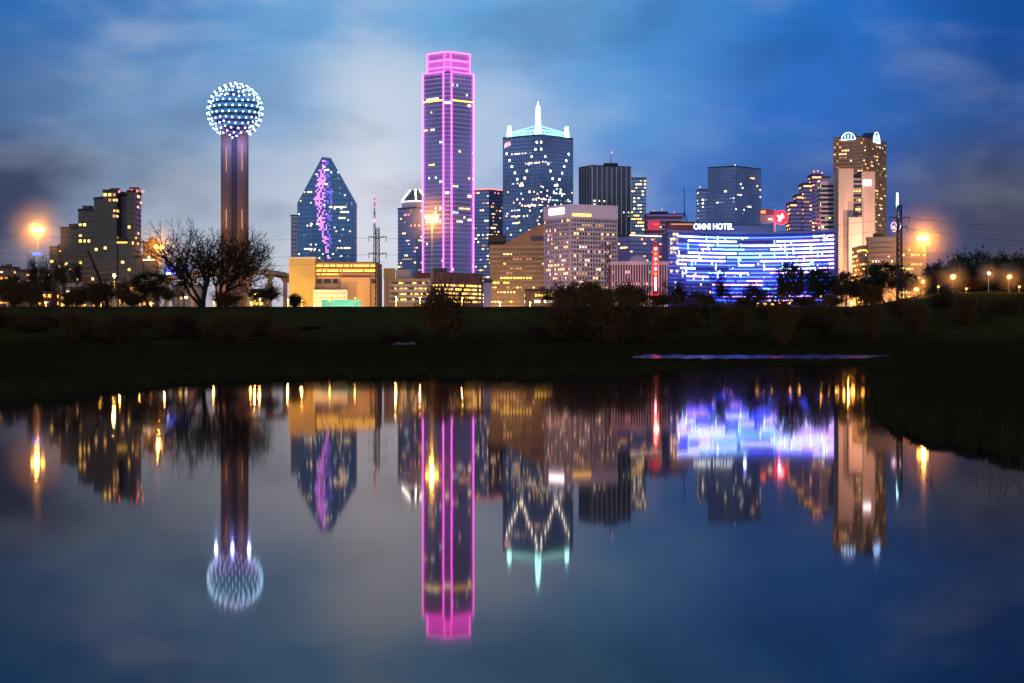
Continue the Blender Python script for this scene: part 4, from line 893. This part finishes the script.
for px, py, r_, lab in ((871.5,289.5,.4,'whitish lamp among dark trees left of the right lattice pylon'),(916,289.5,.6,'lower of two orange lamps right of the lattice pylon'),(922.5,281.5,.45,'upper of two close orange lamps below the right mast lamp'),(952.8,277,.75,'brightest low orange lamp between two rounded trees at right'),(988.5,273.5,.5,'pale lamp in front of the tallest dark rounded tree at right'),(1009,277,.62,'rightmost orange lamp near the picture edge')):
    lamp('street_lamp', lab, px, py, 481 if px > 900 else 600, 260, r_*.72, base_z=height(X(px, 481), 481) if px > 900 else 3.0, pole_r=.08, em='lampwhite' if 'hit' in lab or 'pale' in lab else 'sodium', group='orange lamps on the right')
def halo_mist(px, py, D, r_, dens, col=(1,.75,.5,1)):  # ball of mist added around a lamp to imitate its halo
    m = MB(); m.ball((0,0,0), r_, 24, 16); mm = bpy.data.materials.new('lamp_halo'); mm.use_nodes = True; t = mm.node_tree; t.nodes.clear()
    tc = N(t, 'ShaderNodeTexCoord'); ln_ = N(t, 'ShaderNodeVectorMath', operation='LENGTH'); L(t, tc.outputs['Object'], ln_.inputs[0])
    k = math_(t, 'MAXIMUM', math_(t, 'SUBTRACT', 1, math_(t, 'DIVIDE', ln_.outputs[1], r_*.97)), 0); k = math_(t, 'MULTIPLY', math_(t, 'POWER', k, 1.6), dens)
    pv = N(t, 'ShaderNodeVolumePrincipled'); pv.inputs['Color'].default_value = col; pv.inputs['Anisotropy'].default_value = .1; L(t, k, pv.inputs['Density'])
    mo = N(t, 'ShaderNodeOutputMaterial'); L(t, pv.outputs[0], mo.inputs['Volume']); o = m.build('lamp_halo', mm, smooth=True, loc=at_(px, py, D)); o['kind'] = 'stuff'
def at_(px, py, D): return (X(px, D), D, Z(py, D))
halo_mist(38, 230, 800, 17, .03); halo_mist(159.5, 247, 850, 14, .03); halo_mist(432, 217.5, 800, 16, .02); halo_mist(922.5, 240, 800, 20, .03)
for px, py, r_ in ((916,289.5,4.5),(922.5,281.5,3.5),(952.8,277,5.5),(988.5,273.5,4.2),(1009,277,4.8)): halo_mist(px, py, 481, r_*.95, .16)
ords = 'first second third fourth fifth sixth seventh eighth ninth tenth eleventh twelfth thirteenth fourteenth fifteenth sixteenth seventeenth eighteenth nineteenth twentieth'.split()
LL = [(7,297),(29,293),(46,303),(83,297),(101,302),(140,300),(151,304),(214,302),(251,303),(260,299)]
for i, (px, py) in enumerate(LL):
    lamp('street_lamp', '%s from left of the small lamps low behind the bare trees at left' % ords[i], px, py, 640, 1600, .3 if i % 3 else .42, group='small lamps behind the left trees', em='lampwhite' if i % 4 == 1 else 'sodiumdim')
for px, py, lab in ((938,287,'small orange lamp low under the first rounded tree at right'),(966,289,'small orange lamp low under the tallest rounded tree at right'),(1019,287,'small orange lamp low at the very right edge')): lamp('street_lamp', lab, px, py, 481, 120, .2, base_z=height(X(px, 481), 481), em='sodiumdim', pole_r=.06)
# thin pole with blue sign, left
D = 560; t = thing('sign_pole', 'thin dark pole with a small blue lit sign below the far left mast lamp', 'sign', (X(37, D), D, 3))
m = MB(); m.bar((X(34, D), D, 2.9), (X(34, D), D, Z(252, D)), .14, n=6); m.build('pole', M['steel'], t)
m = MB(); m.box((X(37, D), D-.2, Z(254, D)), (2.6, .2, .8)); m.build('sign_face', E['blue'], t)
# antenna with red lights behind the lattice pylon
D = 2300; t = thing('radio_mast', 'thin pale antenna with red lights above the near lattice pylon', 'mast', (X(374.5, D), D, 3))
lattice_mast(t, X(374.5, D), D, 2.9, Z(197, D), 5, 1, M['stone_pink'], 'lattice', 22, .35)
for y in (197, 201, 207, 220, 222): m = MB(); m.ball((X(374.5, D), D-2, Z(y, D)), .9 if y != 220 else 1.4, 8, 6); m.build('beacon', E['redlamp' if y < 218 else 'rose'], t)

# ------------------------------------------------------------------ pylons and wires
def pylon(px, ytop, ybase, D, wpx, arms, label):
    x = X(px, D); zb_ = Z(ybase, D); zt_ = Z(ytop, D); t = thing('lattice_pylon', label, 'pylon', (x, D, zb_), 'lattice power pylons'); w_ = wpx/F*D
    lattice_mast(t, x, D, zb_-.4, zt_, w_, w_*.75, M['steel'], 'lattice', max(6, int((zt_-zb_)/(w_*1.1))), .11)
    for y, hw in arms:
        z = Z(y, D); a = hw/F*D; m = MB(); m.bar((x-a, D-.1, z+.35), (x, D-.1, z-.1), .12, n=4); m.bar((x+a, D-.1, z+.35), (x, D-.1, z-.1), .12, n=4); m.bar((x-a, D-.1, z+.35), (x+a, D-.1, z+.35), .08, n=4)
        m.build('crossarm', M['steel'], t)
        for s_ in (-1, 1): m = MB(); m.bar((x+s_*a*.95, D-.1, z+.3), (x+s_*a*.95, D-.1, z-.9), .1, n=5); m.build('insulator', M['steel'], t)
    return t
pylon(377.5, 228, 307.5, 498, 4.6, ((238, 9), (254.5, 9)), 'nearest black lattice pylon, standing before the cream block')
pylon(899.5, 205, 306, 490, 5.2, ((218.5, 10), (228, 8)), 'tall black lattice pylon at right before the glowing teal mast')
pylon(607.5, 243, 300, 700, 5, ((246, 7),), 'small dark lattice pylon rising behind the large central bush')
def wire(label, p0, p1, sag, r=.035):
    m = MB(); n = 24; P = [Vector(p0).lerp(Vector(p1), i/n)+Vector((0,0,-sag*4*(i/n)*(1-i/n))) for i in range(n+1)]
    for a, b in zip(P, P[1:]): m.bar(a, b, r, n=3, caps=False)
    o = m.build('power_line', M['steel'], loc=(0,0,0)); tag(o, label, 'power line', 'power lines')
def at(px, py, D): return (X(px, D), D, Z(py, D))
wire('upper left wire running from the near pylon across the bare trees', at(-60, 232, 500), at(369, 238, 497.9), 1.2)
wire('lower left wire running from the near pylon past the ball tower', at(-60, 250, 500), at(369, 254.5, 497.9), 1.4)
wire('wire crossing behind the near pylon at mid height', at(-60, 268, 560), at(386, 262, 560), .8)
wire('upper wire between the near pylon and the grid block', at(386, 238, 497.9), at(890, 218.5, 489.9), 3.2)
wire('lower wire between the two tall pylons', at(386, 254.5, 497.9), at(892, 228.5, 489.9), 3.4)
wire('upper wire leaving the right pylon towards the right edge', at(909, 218.5, 489.9), at(1090, 229, 520), .6)
wire('middle wire leaving the right pylon towards the right edge', at(907, 228.5, 489.9), at(1090, 246, 520), .6)
wire('lowest wire at right, above the rounded trees', at(840, 246, 540), at(1090, 262, 540), .5)

# ------------------------------------------------------------------ trees and brush
def tree_mesh(seed, H, W, stems=1, leafy=0., lean=0, lsize=.3, depth=5, spread=.6, r0=.32, low=.25, twigs=1., lseg=(.6, .95), rmin=.035, ball=0, lv0=1):
    """returns (trunk MB, crown MB): limbs thicker than a few centimetres are trunk, fine twigs and leaves are crown"""
    g = random.Random(seed); tr = MB(); cr = MB(); tips = []
    def grow(p, d, ln, r, lv):
        n = 3 if lv < 3 else 2; q = p; dd = d
        for i in range(n):
            dd = (dd+Vector((g.gauss(0, .13), g.gauss(0, .13), g.gauss(.02, .07)))).normalized(); q2 = q+dd*ln/n; ra = r*(1-.35*i/n); rb_ = r*(1-.35*(i+1)/n)
            (tr if lv < 3 else cr).bar(q, q2, max(ra, rmin), max(rb_, rmin*.85), n=6 if lv < 2 else 3, caps=lv < 1)
            if lv >= lv0 and i < n-1 and g.random() < .75*twigs and lv < depth:
                a = g.uniform(0, 6.28); side = dd.orthogonal().normalized(); side.rotate(Matrix.Rotation(a, 3, dd)); grow(q2, (dd*.7+side*g.uniform(.5, .9)).normalized(), ln*g.uniform(.4, .65), rb_*.55, lv+1)
            q = q2
        if lv >= depth: tips.append(q); return
        if lv >= 2: tips.append(q)
        k = g.choice((2, 3)) if lv < 3 else 2
        a0 = g.uniform(0, 6.28)
        for i in range(k):
            a = a0+i*6.28/k+g.uniform(-.5, .5); side = dd.orthogonal().normalized(); side.rotate(Matrix.Rotation(a, 3, dd))
            grow(q, (dd+side*g.uniform(.35, 1)*spread*1.3+Vector((0,0,.12))).normalized(), ln*g.uniform(*lseg), r*.62, lv+1)
    for s_ in range(stems):
        a = 6.28*s_/max(1, stems)+g.uniform(-.4, .4); tilt = 0 if stems == 1 else g.uniform(.15, .5 if stems < 5 else .85)
        d = Vector((math.cos(a)*tilt+lean, math.sin(a)*tilt*.7, 1)).normalized()
        grow(Vector((math.cos(a)*.25*(stems > 1), math.sin(a)*.25*(stems > 1), 0)), d, H*low*g.uniform(.8, 1.15), r0*g.uniform(.75, 1), 0)
    # fit the growth to the height and width seen
    allv = tr.v+cr.v; zm = max(v[2] for v in allv); xs = [v[0] for v in allv]; cx_ = (max(xs)+min(xs))/2; sx = W/(max(xs)-min(xs)); sz = H/zm
    def fit(mb): mb.v = [((v[0]-cx_*min(1, v[2]/zm*4))*sx, v[1]*sx, v[2]*sz) for v in mb.v]
    if leafy:
        for tpt in tips:
            for _ in range(int(leafy) + (g.random() < leafy % 1)):
                c = tpt+Vector((g.gauss(0, .6), g.gauss(0, .6), g.gauss(0, .5))); s1 = lsize*g.uniform(.6, 1.4); u = Vector((g.gauss(0,1), g.gauss(0,1), g.gauss(0,1))).normalized(); v = u.orthogonal().normalized()
                cr.add([c-u*s1*.5, c+v*s1*.35, c+u*s1*.5, c-v*s1*.35], [(0,1,2,3)])
    if ball:   # rounded leafy crown: clumps of leaves around the limbs, gaps between the clumps
        cl = []
        for _ in range(ball):
            a, b = g.uniform(0, 6.28), math.acos(g.uniform(-.75, 1)); q = g.uniform(.45, 1)**.5; rr = (max(xs)-min(xs))/2
            cl.append(Vector((cx_+rr*.9*q*math.cos(a)*math.sin(b), rr*.82*q*math.sin(a)*math.sin(b), zm*(.66+.36*q*math.cos(b)))))
        for c0 in cl:
            cr.bar((cx_*.3, 0, zm*.35), c0, .05, .03, n=3, caps=False); sc_ = g.uniform(.5, 1.1)
            for _ in range(int(75*sc_)):
                c = c0+Vector((g.gauss(0, .55), g.gauss(0, .55), g.gauss(0, .42)))*sc_; s1 = lsize*g.uniform(.5, 1.2); u = Vector((g.gauss(0,1), g.gauss(0,1), g.gauss(0,1))).normalized(); v = u.orthogonal().normalized()
                cr.add([c-u*s1*.5, c+v*s1*.35, c+u*s1*.5, c-v*s1*.35], [(0,1,2,3)])
    fit(tr); fit(cr)
    tr.v = [(x, y, z-.25) if z < .3 else (x, y, z) for x, y, z in tr.v]
    return tr, cr
def proto(key, trunk_m, crown_m, **k):
    tr, cr = tree_mesh(**k); return (tr.mesh('trunk', trunk_m), cr.mesh('crown', crown_m), k['H'], k['W'])
PR = {}
for i in range(3): PR['bare', i] = proto('bare', M['bark'], M['twig'], seed=11+i, H=10, W=8, stems=2+i % 2, depth=6, spread=.6, r0=.22, low=.26, leafy=.6, lsize=.3, rmin=.05)
for i in range(3): PR['leafy', i] = proto('leafy', M['bark'], M['leaf'], seed=31+i, H=10, W=9, stems=1, depth=5, spread=.7, r0=.28, low=.26, leafy=2, lsize=.42, lseg=(.65, .9), ball=46)
for i in range(4): PR['shrub', i] = proto('shrub', M['bark'], M['leaf_brown'], seed=51+i, H=8, W=9, stems=6, depth=5, spread=.45, r0=.12, low=.24, leafy=2.2, lsize=.26, rmin=.04, lv0=0)
for i in range(2): PR['brush', i] = proto('brush', M['bark'], M['twig'], seed=71+i, H=6, W=8, stems=9, depth=4, spread=.5, r0=.08, low=.3, leafy=3, lsize=.3, rmin=.035, lv0=0)
cnt = [0]
def plant(kind, px, ytop, wpx, D, label, name=None, group=None):
    x = X(px, D); zb_ = height(x, D); H = Z(ytop, D)-zb_; tm, cm, h0, w0 = PR[kind, cnt[0] % len([1 for k in PR if k[0] == kind])]; cnt[0] += 1
    nm = name or {'bare': 'bare_tree', 'leafy': 'leafy_tree', 'shrub': 'shrub', 'brush': 'brush'}[kind]
    t = thing(nm, label, {'bare': 'tree', 'leafy': 'tree', 'shrub': 'shrub', 'brush': 'shrub'}[kind], (x, D, zb_), group)
    sx = wpx/F*D/w0; t.scale = (sx*(1 if cnt[0] % 2 else -1), sx, H/h0); t.rotation_euler.z = rng.uniform(-.5, .5)
    for n_, d_ in (('trunk', tm), ('crown', cm)):
        o = bpy.data.objects.new(n_, d_); SC.collection.objects.link(o); o.parent = t
    return t
# two large bare trees in front of the tower shaft
def big(px, ytop, W, H_D, seed, label, lean, base_px):
    D = H_D; x = X(base_px, D); zb_ = height(x, D); H = Z(ytop, D)-zb_; tr, cr = tree_mesh(seed=seed, H=H, W=W/F*D, stems=4, depth=6, spread=.62, r0=.6, low=.25, leafy=.25, lsize=.3, lean=lean, rmin=.065, twigs=.95, lseg=(.66, .95))
    sh = X(px, D)-x
    for mb in (tr, cr): mb.v = [(vx+sh*min(1, vz/H*1.6), vy, vz) for vx, vy, vz in mb.v]
    t = thing('bare_tree', label, 'tree', (x, D, zb_)); 
    for n_, d_ in (('trunk', tr.mesh('trunk', M['bark'])), ('crown', cr.mesh('crown', M['twig']))):
        o = bpy.data.objects.new(n_, d_); SC.collection.objects.link(o); o.parent = t
big(188, 216, 108, 494, 5, 'left one of two large bare trees beside the ball-topped tower', -.15, 202)
big(243, 217, 92, 497, 9, 'right one of two large bare trees, in front of the ball-topped tower shaft', .2, 219)
# the leaning dead trunk
D = 492; x0_ = X(108, D); zb_ = height(x0_, D); t = thing('dead_trunk', 'bare dead trunk leaning left among the small trees at left', 'tree', (x0_, D, zb_))
m = MB(); pp = [Vector((0,0,-.3)), Vector((-1.2,0,4)), Vector((-2.7,0,8.6)), Vector((X(87.5, D)-x0_, 0, Z(250, D)-zb_))]
for i, (a, b) in enumerate(zip(pp, pp[1:])): m.bar(a, b, .5-.1*i, .42-.11*i, n=7)
m.bar(pp[1], pp[1]+Vector((1.4, 0, 4.2)), .16, .05, n=5); m.bar(pp[2], pp[2]+Vector((-1.2, 0, 1.6)), .1, .03, n=5)
o = bpy.data.objects.new('trunk', m.mesh('trunk', M['bark'])); SC.collection.objects.link(o); o.parent = t
GT = 'small trees along the levee top'
for k, px, yt, wp, D, lab in (
 ('bare', 6, 268, 34, 495, 'small bare tree cut by the left picture edge'), ('leafy', 14, 276, 34, 510, 'low dark bush below the far left mast lamp'), ('bare', 38, 252, 30, 492, 'thin bare tree under the blue pole sign'), ('bare', 66, 246, 46, 496, 'spreading bare tree before the left foot of the mirror-glass hotel'),
 ('bare', 104, 272, 34, 500, 'small bare tree crossed by the leaning dead trunk'), ('leafy', 150, 272, 42, 496, 'rounded dark leafy bush left of the two large bare trees'), ('bare', 178, 284, 26, 500, 'small bare tree hugging the left side of the large bare tree'), ('bare', 268, 278, 34, 500, 'low bare tree under the bend of the viaduct'), ('brush', 296, 293, 22, 502, 'wispy bush before the ochre windowless wall'),
 ('bare', 122, 287, 24, 502, 'little bare tree left of the rounded dark bush'), ('leafy', 86, 288, 26, 503, 'low rounded bush at the foot of the leaning dead trunk'),
 ('shrub', 573, 276, 50, 470, 'leafy bush rising before the gabled and grid blocks'), ('shrub', 597, 279, 44, 474, 'dark rounded bush at the foot of the small central pylon'), ('shrub', 628, 278, 50, 478, 'rounded bush before the left end of the columned hall'),
 ('bare', 553, 288, 28, 500, 'thin tree at the left end of the central thicket'), ('bare', 646, 290, 26, 500, 'thin tree before the red tower sign'),
 ('bare', 678, 291, 28, 500, 'thin tree before the left end of the striped hotel'), ('bare', 716, 268, 22, 498, 'tall thin tree before the striped hotel'), ('bare', 738, 290, 30, 500, 'low thin tree below the middle of the striped hotel'), ('leafy', 790, 262, 32, 520, 'dark leafy tree before the right half of the striped hotel'), ('bare', 765, 288, 26, 505, 'low bare tree before the row of orange lamps'),
 ('leafy', 820, 268, 30, 516, 'leafy tree before the right corner of the striped hotel'), ('leafy', 845, 272, 30, 512, 'leafy tree below the beige slabs'), ('leafy', 885, 262, 44, 508, 'large dark leafy tree left of the right lattice pylon'), ('leafy', 866, 278, 28, 515, 'smaller leafy tree between the beige slabs and the pylon'),
 ('leafy', 906, 272, 26, 504, 'dark leafy tree crossed by the right lattice pylon'), ('leafy', 937, 262, 34, 542, 'rounded tree just right of the right mast lamp'), ('leafy', 962, 256, 36, 546, 'left one of the tall rounded trees at right'), ('leafy', 981, 252, 38, 541, 'tallest rounded dark tree at right'), ('leafy', 1004, 254, 36, 546, 'rounded dark tree near the right edge'), ('leafy', 1024, 256, 38, 541, 'rounded dark tree cut by the right edge'),
 ('leafy', 953, 281, 22, 534, 'low dark tree under the brightest right lamp'), ('leafy', 990, 279, 26, 536, 'low dark tree under the pale right lamp')):
    plant(k, px, yt, wp, D, lab, group=GT)
# brush on the levee face and its toe
GB = 'brown brush on the levee face'
for k, px, yt, wp, D, lab in (
 ('shrub', 441, 276, 58, 418, 'wide brown bare shrub alone on the grassy levee face'), ('shrub', 575, 288, 62, 415, 'left large bare shrub of the central thicket'), ('shrub', 610, 284, 66, 412, 'right large bare shrub of the central thicket'), ('shrub', 645, 296, 54, 415, 'bare shrub at the right end of the central thicket'), ('brush', 540, 322, 30, 415, 'low tuft left of the central thicket'), ('brush', 412, 325, 26, 412, 'low tuft beside the lone shrub on the levee face'), ('brush', 392, 331, 30, 408, 'lowest tuft near pale stones on the levee foot')):
    plant(k, px, yt, wp, D, lab, group=GB)
pxs = [-8, 12, 34, 55, 78, 99, 122, 146, 168, 190, 214, 238, 262, 285, 308]
for i, px in enumerate(pxs):
    plant('shrub' if i % 3 else 'brush', px+rng.uniform(-4, 4), rng.uniform(306, 316) if i < 12 else 316+5*(i-12), rng.uniform(36, 52), rng.uniform(410, 440), '%s dark shrub from the left edge along the left levee foot' % ords[i], group=GB)
pxs = [668, 690, 712, 736, 760, 784, 806, 830, 852, 874, 896, 918, 940, 962, 984, 1006, 1028]
for i, px in enumerate(pxs):
    plant('shrub' if i % 2 else 'bare', px+rng.uniform(-4, 4), rng.uniform(286, 302)-(6 if i > 11 else 0), rng.uniform(30, 46), rng.uniform(408, 446), '%s bare brown shrub right of the central thicket on the levee face' % ords[i], name='shrub' if i % 2 else 'bare_sapling', group=GB)
EX = [('shrub', 14, 280), ('shrub', 30, 276), ('bare', 52, 262), ('shrub', 74, 284), ('shrub', 96, 280), ('bare', 118, 274), ('shrub', 134, 286), ('bare', 164, 280), ('shrub', 226, 290), ('bare', 256, 284),
 ('shrub', 662, 289), ('bare', 690, 284), ('shrub', 704, 291), ('bare', 728, 282), ('shrub', 748, 296), ('bare', 776, 279), ('shrub', 806, 294), ('shrub', 832, 294), ('bare', 858, 272), ('shrub', 872, 282), ('bare', 920, 276), ('bare', 946, 268), ('shrub', 968, 274), ('bare', 992, 266), ('shrub', 1014, 270), ('bare', 672, 278), ('bare', 754, 276), ('bare', 798, 270), ('bare', 842, 276), ('bare', 898, 270), ('bare', 934, 270), ('bare', 958, 262), ('bare', 1016, 262)]
EX = EX[:10]+sorted(EX[10:], key=lambda e: e[1])
for i, (k, px, yt) in enumerate(EX):
    n_ = (ords+['twenty-first', 'twenty-second', 'twenty-third', 'twenty-fourth'])[i if i < 10 else i-10]; side = 'left of the ochre hall' if i < 10 else 'right of the red tower sign'
    plant(k, px, yt, rng.uniform(26, 36), 486+rng.uniform(0, 6), '%s brown scrubby %s standing along the levee crest, %s' % (n_, 'bush' if k == 'shrub' else 'sapling', side), name='shrub' if k == 'shrub' else 'bare_sapling', group='scrub along the levee crest')
# pale stones at the levee foot, twigs in the water at right
rk = mat('grey_riprap', (.10,.09,.08), .9, noise=.3, nscale=1)
t_i = 0
for px, D_, s_, lab in ((398,400,1.3,'left pale boulder at the levee foot'), (404,398,1.0,'middle pale boulder at the levee foot'), (411,399,1.5,'right pale boulder at the levee foot')):
    g = random.Random(px); m = MB(); m.ball((0,0,0), s_*.7, 9, 6, .5); m.v = [tuple(c*(1+g.uniform(-.18, .18)) for c in v) for v in m.v]
    o = m.build('boulder', rk, loc=(X(px, D_), D_, height(X(px, D_), D_)+.2)); tag(o, lab, 'rock', 'pale stones at the levee foot')
def reed(px, py, hpx, seed, label):
    D = HC*F/(py-HOR); x = X(px, D); g = random.Random(seed); t_ = MB()
    for i in range(5):
        p = Vector((g.uniform(-.35, .35), g.uniform(-.2, .2), -.25)); h = (hpx/F*D+.25)*g.uniform(.5, 1); lean = g.gauss(0, .12)
        q = p+Vector((lean*h*.5, 0, h*.6)); t_.bar(p, q, .0035, .003, n=3); e_ = q+Vector((lean*h*.6+g.gauss(0, .04), 0, h*.4)); t_.bar(q, e_, .003, .0015, n=3)
        if g.random() < .5: t_.bar(q, q+Vector((g.choice((-1, 1))*h*.25, 0, -h*.15)), .0025, .001, n=3)
    o = t_.build('reed_stems', M['twig'], loc=(x, D, 0)); tag(o, label, 'reeds', 'thin stems in the water at right')
reed(958, 480, 20, 1, 'thin stems standing in the water before the right bank'); reed(997, 486, 22, 2, 'stems in the water left of the right edge'); reed(1015, 478, 26, 3, 'stems close to the right edge against the bank')
# ragged grass on the near banks
def grass():
    g = random.Random(4); m = MB()
    def blade(x, d, h):
        z = height(x, d)
        if z < -.03: return
        a = g.uniform(0, 6.28); lx, ly = g.gauss(0, .35)*h, g.gauss(0, .35)*h; w_ = h*.05+.004; c, s_ = math.cos(a)*w_, math.sin(a)*w_
        m.add([(x-c, d-s_, z-.02), (x+c, d+s_, z-.02), (x+lx, d+ly, z+h)], [(0,1,2)])
    for i in range(26000):
        right = g.random() < .45
        px = g.uniform(862, 1100) if right else g.uniform(-60, 700); ds = HC*F/(interp(px, SHORE)-HOR)
        d = ds*(1+.035*n2(px*.06, 3)+.015*n2(px*.31, 1))+(g.expovariate(1/1.4) if right else g.expovariate(1/7.))
        if n2(px*.12, d*.3) < g.uniform(-.7, .3): continue
        blade(X(px, d), d, g.uniform(.05, .16)*(1 if right else 1.6))
    o = m.build('bank_grass', mat('bank_grass', (.03,.028,.01), 1, spec=0)); o['kind'] = 'stuff'
grass()
reed(78, 408, 10, 6, 'few short stems by the left bank')
